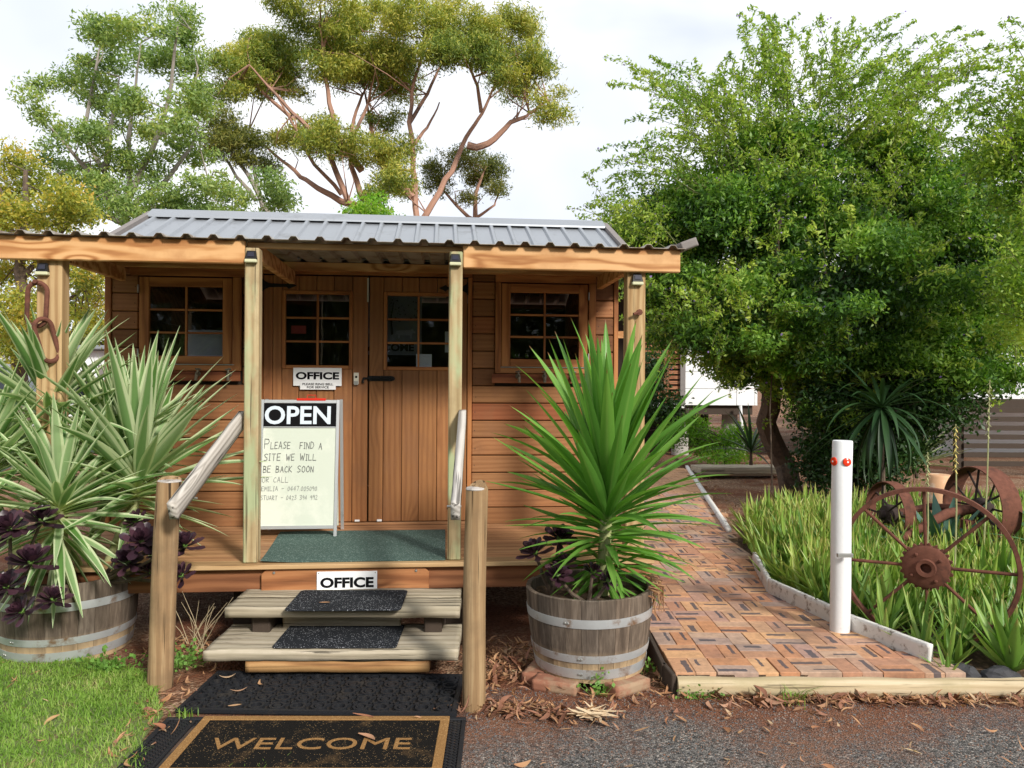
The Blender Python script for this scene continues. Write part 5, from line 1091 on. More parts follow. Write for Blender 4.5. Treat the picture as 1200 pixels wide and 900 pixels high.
# tall gum behind the cabin
def split(cl, k, rad, dens):
    out = []
    for c, r3, n in cl:
        for i in range(max(3, int(k*(r3[0]*r3[2])**.8))):
            d = Vector(rj.gauss(0, 1) for _ in range(3)).normalized(); q = rj.uniform(.62, 1.02); rr2 = rad*rj.uniform(.6, 1.35)
            out.append((c+Vector((d.x*r3[0]*q, d.y*r3[1]*q, d.z*r3[2]*q)), (rr2*1.1, rr2, rr2*.62), dens*rr2*rr2))
    return out
D = 30; b0 = px(452, 470, D); b0.z = 0
gl = [[(452, 470), (455, 380), (452, 300), (440, 262)], [(440, 262), (424, 228), (412, 192), (412, 152), (424, 112), (436, 90)], [(440, 262), (408, 236), (380, 168), (344, 132), (312, 100), (292, 76)], [(420, 245), (380, 225), (352, 208), (320, 180), (292, 152)],
      [(400, 228), (360, 180), (340, 140), (318, 104)], [(470, 300), (487, 256), (484, 200), (480, 144), (482, 108), (496, 60), (505, 40)], [(470, 300), (500, 250), (528, 200), (548, 160), (564, 132), (580, 100), (580, 68)], [(548, 170), (580, 164), (605, 140), (620, 132), (642, 118)],
      [(484, 232), (452, 196), (436, 160), (432, 132), (426, 95)], [(460, 360), (468, 320), (470, 300)], [(424, 200), (400, 170), (385, 120), (378, 60), (376, 30)], [(480, 144), (500, 110), (520, 70), (540, 48)], [(564, 132), (556, 90), (545, 55)], [(484, 170), (500, 150), (515, 120)], [(412, 170), (432, 120), (445, 60)], [(344, 140), (300, 100), (268, 92)]]
limbs = []
for i, L in enumerate(gl):
    dz = [0, 1, -2, 1.5, -1, 0, 1.5, 0, 2, 0, -1, 2, -1, 1, .5, -1.5][i]; r0 = .3 if i == 0 else (.26 if i == 9 else (.15 if len(L) > 4 else .085)); limbs.append(PL(L, D, r0, .22 if i in (0, 9) else .025, dz))
gc = [(370, 14, 42, 24), (398, 30, 25, 22), (338, 78, 50, 34), (300, 88, 40, 28), (268, 96, 26, 22), (318, 60, 40, 18), (444, 34, 36, 28), (436, 72, 34, 22), (460, 55, 25, 28), (496, 26, 34, 24), (516, 50, 26, 18), (544, 34, 36, 26), (588, 42, 36, 24), (604, 72, 24, 20), (600, 95, 18, 12), (562, 62, 26, 16), (636, 66, 12, 16), (648, 120, 13, 18),
      (468, 104, 20, 16), (448, 134, 18, 12), (400, 66, 22, 18), (358, 158, 30, 16), (392, 166, 26, 18), (410, 182, 20, 12), (462, 182, 26, 20), (460, 205, 20, 14), (416, 95, 20, 14), (384, 80, 18, 14), (430, 240, 20, 14), (474, 215, 16, 12)]
def gumtwigs(t, B):
    mb = MB(); L = [Vector(p[:3])-B for l in limbs[1:] for p in l[1:]]
    for c, rad, n in CL(gc, D, 1.5, rj):
        c = c-B; c.z -= .15; near = sorted(L, key=lambda q: (q-c).length)[:3]
        for k in range(7):
            s_ = near[k % 3]; e = c+Vector((rj.gauss(0, .45)*rad[0], rj.gauss(0, .5)*rad[1], rj.uniform(-.3, .8)*rad[2])); m_ = s_.lerp(e, .55)+Vector((rj.gauss(0, .12), rj.gauss(0, .12), -.1))*(e-s_).length; mb.tube([s_, m_, e], [.032, .02, .007], 5)
    tag(ob('twigs', mb.mesh('twigs', smooth=True), M['gumbark'], t), kind='stuff')
tree('gum_tree', 'tall gum tree with pink branches and olive crown behind the cabin', 'gum tree', b0[:], limbs, split([(c, [q*1.12 for q in rad], n) for c, rad, n in CL(gc, D, 2.2, rj)], 12, .6, 1700), M['gumbark'], M['gumleaf'], .16, .24, .7, 1., 6, .22, twigs=.2, extra=gumtwigs)
b1 = px(275, 470, 27); b1.z = 0
tree('gum_tree', 'darker gum between the pale tree and the pink branched gum', 'gum tree', b1[:], [PL([(275, 470), (290, 330), (315, 250)], 27, .2, .14), PL([(315, 250), (290, 205), (262, 168)], 27, .12, .03), PL([(312, 252), (300, 215), (292, 180)], 27, .1, .03), PL([(300, 235), (270, 195), (250, 160)], 27, .08, .02)],
     split(CL([(258, 152, 26, 18), (292, 172, 28, 18), (278, 158, 22, 14), (310, 195, 20, 12), (248, 170, 16, 10)], 27, 1, rj), 11, .6, 1500), M['greybark'], M['gumdark'], .16, .24, .5, 1., 6, .2, twigs=.2)
b2 = px(556, 470, 36); b2.z = 0
tree('gum_tree', 'small distant gum behind the right end of the ridge', 'gum tree', b2[:], [PL([(556, 470), (556, 300), (556, 250), (560, 215), (570, 195)], 36, .2, .03), PL([(556, 258), (530, 235), (512, 215)], 36, .1, .03), PL([(556, 255), (580, 240), (582, 232)], 36, .08, .02)],
     CL([(546, 188, 28, 16), (575, 200, 24, 20), (582, 222, 14, 10), (512, 212, 18, 18), (506, 196, 12, 10), (556, 210, 16, 10), (548, 232, 14, 8)], 36, 1.5, rj), M['gumbark'], M['gumdark'], .17, .24, .4, 6.5, 8, .24)
# pale fine leaved tree at the left
D = 24; b3 = px(150, 470, D); b3.z = 0
pl = [[(150, 470), (152, 350), (148, 262)], [(148, 262), (150, 200), (152, 150), (160, 100), (165, 50)], [(150, 235), (175, 180), (195, 130), (205, 60), (208, 25)], [(148, 255), (120, 200), (100, 150), (110, 90), (120, 45)], [(140, 250), (95, 190), (60, 150)], [(150, 250), (190, 215), (225, 170), (240, 120)], [(145, 262), (100, 240), (65, 205)], [(152, 250), (200, 240), (245, 215)], [(120, 200), (130, 150), (140, 90)], [(190, 160), (220, 120), (232, 80)]]
pc = [(105, 60, 28, 20), (135, 38, 30, 16), (165, 34, 28, 16), (205, 20, 26, 15), (216, 46, 18, 16), (75, 100, 28, 18), (50, 122, 16, 11), (112, 100, 28, 18), (152, 75, 28, 18), (192, 78, 28, 18), (230, 76, 18, 12), (215, 105, 20, 12), (160, 120, 26, 14), (60, 158, 20, 15), (95, 156, 26, 17), (200, 150, 24, 15), (236, 122, 20, 16), (65, 195, 22, 17), (100, 205, 28, 16), (140, 186, 22, 13), (185, 192, 26, 15), (226, 176, 24, 18), (128, 232, 26, 15), (90, 240, 28, 16), (188, 232, 28, 14), (240, 215, 28, 18), (296, 228, 36, 14), (335, 238, 20, 9), (270, 235, 26, 16), (310, 210, 20, 10), (255, 245, 30, 14), (130, 130, 20, 12), (170, 160, 16, 10), (112, 246, 24, 12, -1.5), (148, 248, 24, 12, -1.5), (175, 240, 24, 12, -1.5), (165, 215, 20, 12, -1), (120, 215, 20, 12, -1), (215, 246, 28, 12, -1)]
tree('pale_tree', 'tall open tree with pale fine leaves at upper left', 'tree', b3[:], [PL(L, D, .22 if i == 0 else .11, .14 if i == 0 else .02, [0, 1, -1, 1, -1, 1, 0, -1, 1, 0][i]) for i, L in enumerate(pl)], split(CL(pc, D, 2.2, rj), 18, .42, 1150), M['greybark'], M['palefine'], .14, .38, .3, 1., 5, .2, twigs=.2)
# yellowing tree at the far left, its lower part seen beneath the verandah roof
D = 15; b4 = px(20, 560, D); b4.z = 0
yc = [(18, 190, 26, 20), (45, 215, 28, 18), (5, 225, 26, 22), (75, 232, 26, 18), (30, 250, 34, 18), (90, 252, 26, 14), (60, 262, 34, 14), (0, 265, 30, 18), (10, 320, 24, 20), (30, 360, 26, 22), (5, 385, 24, 20), (95, 325, 22, 18), (112, 345, 16, 24), (85, 360, 20, 16), (105, 375, 18, 14), (60, 300, 40, 16), (20, 410, 24, 14), (115, 310, 18, 14), (115, 390, 12, 10), (-30, 250, 36, 30), (-40, 330, 40, 40)]
tree('yellowing_tree', 'bushy tree with yellow and orange tinged leaves at the far left', 'tree', b4[:], [PL([(20, 560), (22, 420), (24, 320), (26, 260), (30, 200)], D, .16, .04), PL([(24, 330), (60, 290), (90, 250)], D, .07, .02), PL([(22, 400), (70, 360), (110, 330)], D, .06, .02), PL([(24, 300), (5, 260), (0, 220)], D, .06, .02)],
     CL(yc, D, 1.5, rj), M['bark'], M['yellowl'], .085, .42, .2, 2.6, 8, .26)
b5 = px(430, 470, 13); b5.z = 0
tree('green_bush', 'bright green bushy treetop just above the middle of the ridge', 'tree', b5[:], [PL([(430, 470), (430, 330), (432, 260), (434, 240)], 13, .08, .02)], CL([(430, 246, 22, 14), (442, 236, 12, 8), (414, 254, 16, 10), (450, 256, 24, 8)], 13, .3, rj), M['bark'], M['limeleaf'], .07, .5, .1, 2.2, 6, .14)
# duranta: the big shrubby tree on the right with arching shoots
def shoots(t, B, starts, n, Lr, leaf, size, up=.9, flowers=True, seed=1, explicit=()):
    r = np.random.default_rng(seed); mb = MB(); P = []; FP = []
    items = [(Vector(a), Vector(b)) for a, b in explicit]
    for k in range(n):
        c, rad = starts[r.integers(len(starts))]; d = Vector(r.normal(size=3)); d.z = abs(d.z)*.9+.1 if r.random() < .6 else -abs(d.z)*.5; d.y -= .3; d.normalize(); L = r.uniform(*Lr)
        a = c+Vector((d.x*rad[0], d.y*rad[1], d.z*rad[2]))*.7; e = a+Vector((d.x*L*.85, d.y*L*.7, abs(d.z)*L*up+.1*L)) if d.z > 0 else a+Vector((d.x*L*.3, d.y*L*.3, -L*.35)); items.append((a, e))
    for a, e in items:
        a, e = a-B, e-B; L = (e-a).length; mid = a.lerp(e, .55)+Vector((0, 0, .12*L)); tipd = Vector((r.normal()*.1, r.normal()*.1, -.12))*L
        pts = [a*(1-f)**2+mid*2*f*(1-f)+(e+tipd*f)*f*f for f in np.linspace(0, 1, 7)]; mb.tube(pts, [.0055*(1-i/8) for i in range(7)], 4, False)
        m_ = int(L*80); f = r.random(m_)**.8
        for q in f:
            k = min(5, int(q*6)); c = pts[k].lerp(pts[k+1], q*6-k); P.append(c+Vector(r.normal(size=3))*(.034*(1.15-q)+.010))
        if flowers:
            for q in range(int(L*3)): c = pts[r.integers(4, 7)]+Vector(r.normal(size=3))*.025; FP.append(c)
        # side twigs with leaves
        for s_ in range(int(L*4)):
            q = r.uniform(.1, .95); k = min(5, int(q*6)); c = pts[k].lerp(pts[k+1], q*6-k); d = Vector(r.normal(size=3)); d.z += .3; d.normalize(); l2 = r.uniform(.1, .32)*(1.2-q); e2 = c+d*l2; mb.tube([c, e2], [.004, .0015], 3, False)
            for z in range(int(l2*62)): P.append(c.lerp(e2, r.random())+Vector(r.normal(size=3))*.018)
    ob('shoots', mb.mesh('shoots'), M['shoot'], t)
    V, F = diamonds(np.array([list(p) for p in P]), size, .38, -.15); ob('shoot_leaves', npmesh('shoot_leaves', V, F), leaf, t)
    if FP: V, F = diamonds(np.array([list(p) for p in FP]), .028, .8); tag(ob('flowers', npmesh('flowers', V, F), M['flower'], t), kind='stuff')
D = 9.6
dc = [(955, 180, 75, 42, .3), (875, 190, 48, 34, 0), (1040, 185, 50, 36, .5), (955, 265, 105, 78, .3), (880, 245, 75, 62, -.2), (1050, 255, 95, 68, .4), (865, 325, 90, 85, 0), (985, 350, 120, 95, -.6), (1100, 320, 110, 110, .2), (800, 270, 50, 60, .3), (800, 360, 42, 46, .2), (900, 420, 60, 30, -.2), (1040, 430, 110, 60, .2), (1130, 250, 80, 80, .8), (1170, 360, 70, 70, 1.), (760, 300, 34, 34, .2), (845, 400, 50, 22, 0), (735, 275, 22, 18, 1.), (960, 430, 60, 40, .4), (1010, 470, 90, 50, .6), (1080, 400, 90, 50, 0), (1120, 440, 60, 30, -.3), (960, 460, 50, 34, -.3), (820, 400, 40, 20, -.3), (870, 380, 60, 34, -.6)]
b6 = (3.82, 10.3, 0)
lm_ = [[(3.82, 10.3, 0, .15), (3.62, 10.25, .6, .14), (3.30, 10.1, 1.25, .13), (3.32, 10.0, 1.7, .12), (3.4, 9.9, 2.4, .1), (3.6, 9.8, 3.4, .06), (3.5, 9.8, 4.6, .02)], [(3.32, 10.0, 1.7, .09), (2.9, 9.9, 2.3, .06), (2.5, 9.7, 3.0, .02)], [(3.4, 9.95, 2.2, .09), (4.2, 9.7, 2.9, .06), (5, 9.6, 3.6, .02)], [(3.35, 9.95, 2.0, .06), (3.2, 9.3, 2.8, .05), (3.1, 8.9, 3.5, .02)]]
cl_ = CL(dc, D, .5, rj); st_c = [(c, rad) for c, rad, n in cl_]
ex = []
for a, e in (((925, 130), (884, 2)), ((925, 130), (905, -15)), ((960, 110), (1012, 12)), ((960, 130), (1045, -5)), ((1010, 130), (1092, 28)), ((1000, 180), (1135, 52)), ((870, 150), (800, 52)), ((860, 170), (738, 60)), ((850, 190), (742, 118)), ((830, 230), (728, 165)), ((830, 150), (812, 60)), ((985, 100), (1005, 35)), ((935, 110), (955, 30)), ((850, 130), (845, 60)), ((1040, 120), (1180, 12)), ((1060, 200), (1130, 90)), ((800, 250), (718, 228)), ((900, 130), (880, 40)), ((890, 120), (905, 15)), ((1020, 150), (1060, 60)), ((880, 160), (765, 100)), ((990, 150), (1080, 60)), ((780, 280), (712, 225)), ((960, 120), (930, 20))):
    ex.append((px(*a, D+rj.uniform(-.4, .4)), px(*e, D+rj.uniform(-.8, .8))))
def ext(t, B): shoots(t, B, st_c, 900, (.4, 1.1), M['duranta2'], .06, explicit=ex+[(a+Vector((rj.uniform(-.35, .35), rj.uniform(-.4, .4), rj.uniform(-.3, .1))), e+Vector((rj.uniform(-.45, .45), rj.uniform(-.5, .5), rj.uniform(-.75, .05)))) for a, e in ex for _ in range(6)])
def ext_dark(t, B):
    ext(t, B); p = np.concatenate([leafcloud(c-B, [q*.82 for q in rad], int(n*.3), .09, shell=.1, spray=4, sprayr=.2) for c, rad, n in cl_]); V, F = diamonds(p, .07, .5, .1); ob('inner_leaves', npmesh('inner_leaves', V, F), M['darkleaf'], t)  # dark leaf colour puts shade into the inside of the crown
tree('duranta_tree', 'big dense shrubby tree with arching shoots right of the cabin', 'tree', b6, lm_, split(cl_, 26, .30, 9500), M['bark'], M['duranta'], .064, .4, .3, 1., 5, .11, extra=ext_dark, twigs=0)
D = 7.6; b7 = (6.9, 8.2, 0)
c7 = CL([(1215, 150, 60, 60), (1245, 250, 60, 70), (1200, 205, 40, 36), (1165, 185, 26, 18), (1210, 330, 40, 60), (1190, 385, 24, 26), (1270, 120, 60, 80)], D, .4, rj)
def ext2(t, B): shoots(t, B, [(c, rad) for c, rad, n in c7], 110, (.4, .9), M['duranta2'], .05, explicit=[(px(1215, 130, D), px(1128, 78, D)), (px(1215, 130, D), px(1160, 60, D)), (px(1220, 120, D), px(1205, 8, D)), (px(1220, 200, D), px(1135, 205, D)), (px(1215, 100, D), px(1165, 15, D)), (px(1230, 250, D), px(1150, 240, D)), (px(1230, 320, D), px(1160, 320, D))], seed=5)
tree('duranta_tree', 'paler yellow green shrubby tree cut off by the right edge', 'tree', b7, [[(6.9, 8.2, 0, .1), (6.7, 8, 1.5, .08), (6.2, 7.7, 3, .05), (5.8, 7.6, 4.2, .02)], [(6.7, 8, 1.5, .06), (5.9, 7.7, 2.6, .02)]], c7, M['bark'], M['duranta2'], .05, .5, .1, 1.25, 6, .2, extra=ext2)
# dark shrub beneath the big tree, with a lighter sprig by the trunk
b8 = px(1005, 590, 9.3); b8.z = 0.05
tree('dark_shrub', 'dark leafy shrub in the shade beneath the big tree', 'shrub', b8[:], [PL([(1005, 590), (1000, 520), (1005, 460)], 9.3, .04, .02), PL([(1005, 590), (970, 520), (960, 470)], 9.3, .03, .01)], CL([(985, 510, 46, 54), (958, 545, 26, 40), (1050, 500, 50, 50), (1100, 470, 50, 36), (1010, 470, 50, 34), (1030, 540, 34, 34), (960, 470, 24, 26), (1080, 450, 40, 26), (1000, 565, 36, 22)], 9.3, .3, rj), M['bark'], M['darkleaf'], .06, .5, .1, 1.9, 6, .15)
tree('leafy_sprig', 'bright green leaf cluster hanging in front of the leaning trunk', 'shrub', px(908, 575, 9.2)[:], [PL([(905, 575), (902, 480), (905, 430)], 9.2, .012, .006)], CL([(905, 425, 22, 13), (925, 432, 14, 10), (892, 412, 12, 8), (1170, 410, 10, 6)][:3], 9.2, .2, rj), M['bark'], M['limeleaf'], .075, .6, 0, 1.1, 4, .1)
def strap(label, base, top, n, L, e0, e1, mat, w, seed, name='strap_plant', cat='plant'):
    t = thing(name, label, cat, base); d = Vector(top)-Vector(base); r = random.Random(seed)
    ob('stem', MB().tube([(0, 0, 0), d], [.03, .02], 8).mesh('stem'), M['bark'], t)
    for i in range(n):
        f = i/n; o = ob('leaf', w[r.randrange(len(w))], mat, t); l = L*r.uniform(.75, 1.1)
        o.matrix_basis = Matrix.Translation(d) @ Matrix.Rotation(i*2.4, 4, 'Z') @ Matrix.Rotation(-R(e0+(e1-e0)*f+r.uniform(-8, 8)), 4, 'Y') @ Matrix.Diagonal((l, l, l, 1))
dk = leafmat('dark strap leaf', [(.02, .05, .02), (.04, .09, .03)], rough=.35, trans=.1, islands=False); yl = leafmat('yellow striped leaf', [(.45, .5, .06), (.3, .42, .06), (.6, .55, .12)], rough=.45, trans=.3, islands=False)
YD = [leafmesh(.06, d, .3) for d in (.4, .7, 1.0)]
strap('dark yucca with long drooping leaves beneath the big tree', px(1035, 590, 8.3)[:], px(1033, 478, 8.3)[:], 70, .95, -75, 60, dk, YD, 2, 'dark_yucca', 'yucca')
strap('yellow striped leafy plant behind the dark yucca', px(1075, 560, 9.6)[:], px(1072, 545, 9.6)[:], 40, .7, 5, 75, yl, YM, 3, 'yellow_plant', 'plant')
strap('spiky blue green agave left of the leaning trunk', px(880, 545, 12)[:], px(880, 530, 12)[:], 34, .8, 0, 80, leafmat('agave', [(.14, .2, .14), (.2, .27, .18)], islands=False, trans=.1), YD[:1], 4, 'agave', 'agave')
strap('broad grey green agave left of the spoked wheel top', (3.5, 6.2, .05), (3.5, 6.2, .15), 18, .6, 15, 75, leafmat('agave blue', [(.05, .12, .09), (.08, .17, .12)], islands=False, trans=.1), [leafmesh(.16, .1, .3, base=.8), leafmesh(.14, .3, .3, base=.8)], 6, 'agave', 'agave')
strap('green agave at the right edge behind the wheel', (4.25, 5.6, .05), (4.25, 5.6, .2), 20, .85, 5, 70, leafmat('agave green', [(.05, .13, .04), (.1, .2, .06)], islands=False, trans=.1), [leafmesh(.13, .1, .3, base=.8), leafmesh(.12, .5, .3, base=.8)], 7, 'agave', 'agave')

# ================================================================== THE WHITE HOUSE BEHIND
HD = 16.5; h0 = px(803, 475, HD); h1 = px(884, 480, HD)
hb = thing('white_house', 'white clad house on stumps behind the big tree, with a slatted brown verandah', 'house', (3.7, HD, 0), 0)
def hbx(name, a, b, mat, bev=.0, par=None): return board(name, (a[0], a[1], a[2]), (b[0], b[1], b[2]), mat if not isinstance(mat, str) else M[mat], par or hb, bev, (3.7, HD, 0))
zf = 1.12; xs_ = [3.72, 4.83, 5.22]
for i, (a, b) in enumerate(zip(xs_[:-1], xs_[1:])):
    for k in range(8): hbx('cladding_panel', (a+.006, HD, zf+k*.36+.004), (b-.006, HD+.05, zf+k*.36+.356), 'cardw')
for k in range(8):
    for j in range(5): hbx('cladding_panel', (5.232, HD+.02+j*1.2, zf+k*.36+.004), (5.28, HD+1.2+j*1.2, zf+k*.36+.356), 'cardw')
hbx('floor_beam', (2.2, HD+.1, zf-.2), (5.2, HD+6, zf-.005), 'darkt'); hbx('inner_wall', (2.0, HD+3.8, 0), (5.2, HD+3.9, 4), 'darkt')
hbx('roof', (1.2, HD-.7, 4.02), (16, HD+7, 4.12), 'sheet'); hbx('eave_board', (1.2, HD-.72, 3.9), (16, HD-.705, 4.15), 'cardw')
for x in (2.3, 3.75, 4.85): ob('stump', MB().tube([(0, 0, 0), (0, 0, zf-.2)], [.19, .17], 14).mesh('stump', smooth=True), M['concrete'], hb, (x-3.7, .6, 0))
for x, l in ((5.02, .0), (5.02, .18)): pass
ob('pipe', MB().tube([(.08, 0, 0), (.0, 0, zf+.0)], .035, 8).mesh('pipe'), M['paint'], hb, (4.78-3.7+.1, -.1, 0))
brn = wood('brown slats', (.16, .06, .03), (.28, .12, .06), (.36, .17, .09), 0, tint=.2)
for k in range(14): hbx('slat', (2.75, HD-.02, zf+.12+k*.11), (3.69, HD+.02, zf+.19+k*.11), brn)
for x in (2.72, 3.25): hbx('verandah_post', (x, HD-.08, zf), (x+.11, HD-.025, 3.9), brn)
hbx('corner_post', (3.60, HD-.09, zf), (3.70, HD-.03, 3.9), 'rake'); hbx('verandah_edge', (2.2, HD-.06, zf-.06), (3.70, HD+.05, zf+.05), 'cardw'); hbx('inner_screen', (2.2, HD+1.5, zf), (3.70, HD+1.55, 3.9), 'dark')
hbx('verandah_frame', (2.0, HD-.01, 2.55), (2.7, HD+.04, 2.7), 'beam')
# second white building at the right with a slatted enclosure below
sb = thing('white_shed', 'white walled building glimpsed through leaves at the right edge', 'shed', (9, 15, 0))
for k in range(5):
    for j in range(4): board('cladding_panel', (7.2+j*1.6, 15, 1.25+k*.45), (8.79+j*1.6, 15.06, 1.69+k*.45), M['cardw'], sb, 0, (9, 15, 0))
board('roof', (6.9, 14.6, 3.52), (14, 19, 3.6), M['sheet'], sb, 0, (9, 15, 0)); board('floor_beam', (7.2, 14.98, 1.1), (13.6, 15.08, 1.245), M['darkt'], sb, 0, (9, 15, 0))
board('back_wall', (7.2, 17, 0), (13.6, 17.1, 1.2), M['cardw'], sb, 0, (9, 15, 0))
fn = thing('slat_fence', 'slatted timber fence below the white building at the right', 'fence', (9, 12.9, 0))
gw = plain('greyish white slats', (.5, .49, .46), .8, var=.2, scale=10, bst=.2, dirt=(.3, .27, .23))
for j in range(3):
    for k in range(8): board('slat', (7.6+j*1.42, 12.9, .22+k*.15), (9.0+j*1.42, 12.93, .22+k*.15+.085), M['darkt'], fn, 0, (9, 12.9, 0))
for x in (7.5, 8.98, 10.4, 11.8): board('post', (x, 12.94, 0), (x+.12, 13.05, 1.35), M['darkt'], fn, 0, (9, 12.9, 0))
t = ob('timber_bench', rough_board(1.5, .5, .12, .006, seed=8), M['tread'], None, (3.75, 12.6, .17), (0, 0, R(6))); tag(t, 'low weathered timber platform on the bark beyond the path', 'platform')
# undergrowth by the house
b9 = px(850, 545, 14); b9.z = .05
tree('flowering_shrub', 'low green shrub with yellow flowers before the white house stumps', 'shrub', b9[:], [PL([(850, 545), (850, 515)], 14, .03, .01)], CL([(835, 520, 30, 18), (865, 515, 22, 18), (810, 500, 22, 16), (850, 535, 34, 10), (788, 510, 16, 18)], 14, .4, rj), M['bark'], M['limeleaf'], .07, .35, 0, 3.2, 5, .15)
tree('dark_hedge', 'dark hedge in the background between cabin and house', 'hedge', (1.9, 15, 0), [[(1.9, 15, 0, .05), (1.9, 15, 1, .02)]], CL([(780, 480, 24, 22), (765, 440, 16, 30), (745, 470, 20, 30)], 15, .4, rj), M['bark'], M['darkleaf'], .09, .4, 0, 3, 5, .2)
b10 = (16, 26, 0)
tree('background_tree', 'leafy trees far behind the right hand building', 'tree', b10, [[(16, 26, 0, .3), (16, 26, 4, .1)]], CL([(1120, 330, 90, 70), (1010, 350, 70, 60), (1180, 280, 80, 60), (900, 380, 60, 40)], 26, 2, rj), M['bark'], M['duranta'], .16, .5, 0, 1.4, 6, .5)

# ================================================================== FAR LEFT: VEHICLES AND SHED BEHIND THE YUCCA
def car(label, loc, rz, col, van=False):
    c = thing('parked_car', label, 'car', loc, rz); pm = plain('car paint', col, .25, 0, var=.02, bst=0, spec=.6); gl_ = plain('car glass', (.03, .04, .055), .08, bst=0, spec=.8)
    prof = [(-2.2, .35), (-2.25, .8), (-2.1, 1.0), (-1.5, 1.12), (-.9, 1.62), (.9, 1.68), (1.95, 1.6), (2.2, 1.0), (2.25, .4)] if not van else [(-2.4, .35), (-2.45, .9), (-2.0, 1.2), (-1.5, 1.9), (-1.2, 2.05), (2.3, 2.1), (2.4, 1.9), (2.45, .4)]
    mb = MB().prism(prof, -.86, .86); mb.v = [(p[0], p[2]*(1 if p[1] < 1.1 else .86), p[1]) for p in mb.v]; ob('body', mb.mesh('body', bevel=.04, segs=2), pm, c)
    for s_ in (-1, 1):
        P = [(-.95, 1.15), (-.65, 1.55), (.85, 1.6), (1.7, 1.5), (1.8, 1.15)] if not van else [(-1.55, 1.3), (-1.2, 1.85), (-.2, 1.87), (-.2, 1.3)]
        g_ = MB().add([(x, s_*(.80-.04*(z > 1.4)), z) for x, z in P], [tuple(range(len(P)))]); ob('side_window', g_.mesh('side_window'), gl_, c)
        for x in (-1.4, 1.4):
            w = ob('wheel', MB().lathe([(.33, -.1), (.34, 0), (.33, .1), (.2, .11), (0, .09)], 20).mesh('wheel'), M['rubber'], c, (x, s_*.78, .33), (-PI/2*s_, 0, 0)); ob('rim', MB().lathe([(.19, .115), (.17, .1), (0, .12)], 12).mesh('rim'), M['alu'], w)
    a, b = ((-1.46, 1.16), (-.98, 1.57)) if not van else ((-1.96, 1.26), (-1.54, 1.86)); n_ = Vector((-(b[1]-a[1]), 0, (b[0]-a[0]))).normalized()*.02
    g_ = MB().add([(a[0]+n_.x, -.72, a[1]+n_.z), (a[0]+n_.x, .72, a[1]+n_.z), (b[0]+n_.x, .66, b[1]+n_.z), (b[0]+n_.x, -.66, b[1]+n_.z)], [(0, 1, 2, 3)]); ob('windscreen', g_.mesh('windscreen'), gl_, c)
car('white car parked far left behind the yucca, near the cabin corner', (-9.6, 17.5, 0), R(60), (.75, .76, .77)); car('white van parked far left behind the yucca', (-12.6, 18.5, 0), R(75), (.78, .79, .8), True)
ft = thing('far_shed', 'low pale shed far behind the cars at left', 'shed', (-15, 26, 0)); board('wall', (-24, 26, 0), (-9.6, 29, 2.6), M['cardw'], ft, .02, (-15, 26, 0)); board('roof', (-24.3, 25.6, 2.62), (-9.3, 29.4, 2.75), M['sheet'], ft, .02, (-15, 26, 0)); board('door', (-14, 25.96, 0), (-12.6, 25.99, 2.1), M['rake'], ft, .01, (-15, 26, 0))
tree('unseen_trees', 'unseen leafy trees added across the drive to darken the window reflections', 'trees', (0, -16, 0), [[(x, -16, 0, .2), (x+.4, -16, 4, .06)] for x in (-12, -6, 0, 6, 12)], [(Vector((x+rj.uniform(-1, 1), -16+rj.uniform(-1, 1), z)), (2.6, 1.8, 2.), 2600) for x in range(-18, 19, 3) for z in (1.2, 3.6, 5.6)], M['bark'], M['gumdark'], .3, .6, 0, 1., 6, .6)  # added out of view so that the panes reflect something dark
tree('treeline', 'dark line of trees in the far background at left', 'trees', (-22, 38, 0), [[(-22, 38, 0, .4), (-22, 38, 5, .1)]], [(Vector((x, 38+rj.uniform(-2, 2), rj.uniform(2, 4))), (3.2, 2.5, rj.uniform(2.2, 3.6)), 900) for x in range(-40, 0, 3)], M['bark'], M['gumdark'], .35, .5, 0, 1.6, 6, .7)

# ================================================================== SMALL THINGS ON THE GROUND
def litterleaf(L, w, curl, seed):
    r = random.Random(seed); V = []; n = 7; bend = r.uniform(-.5, .5)
    for i in range(n+1):
        t = i/n; ww = w/2*math.sin(PI*min(.98, max(.04, t)))**.7; a = curl*(t-.5); x = L*(t-.5); y = bend*L*(t-.5)**2*2; z = abs(curl)*L*.5*(t-.5)**2
        for k in (-1, 0, 1): V.append((x, y+k*ww, z+abs(k)*ww*.6*(1 if seed % 2 else .2)))
    return np.array(V), np.array([(i*3+k, (i+1)*3+k, (i+1)*3+k+1, i*3+k+1) for i in range(n) for k in range(2)])
LL = [litterleaf(1, w, c, s_) for s_, (w, c) in enumerate(((.2, .7), (.14, .3), (.26, 1.), (.12, -.5), (.3, .5), (.18, .2)))]
def litter(spots, L0, L1, zfun, seed):
    r = np.random.default_rng(seed); SV, SF, b = [], [], 0
    for x, y in spots:
        v, f = LL[r.integers(6)]; L = r.uniform(L0, L1); a = Euler((r.normal()*.35, r.normal()*.35, r.uniform(0, 6.28))).to_matrix(); q = v*L @ np.array(a).T; q[:, 2] -= q[:, 2].min(); SV.append(q+np.array([x, y, zfun(x, y)+abs(r.normal())*.008])); SF.append(f+b); b += len(v)
    return npmesh('leaf_litter', np.concatenate(SV), np.concatenate(SF), smooth=True)
r = np.random.default_rng(9); S = []
def patch(n, cx, cy, sx, sy): 
    for _ in range(n): S.append((cx+r.normal()*sx, cy+r.normal()*sy))
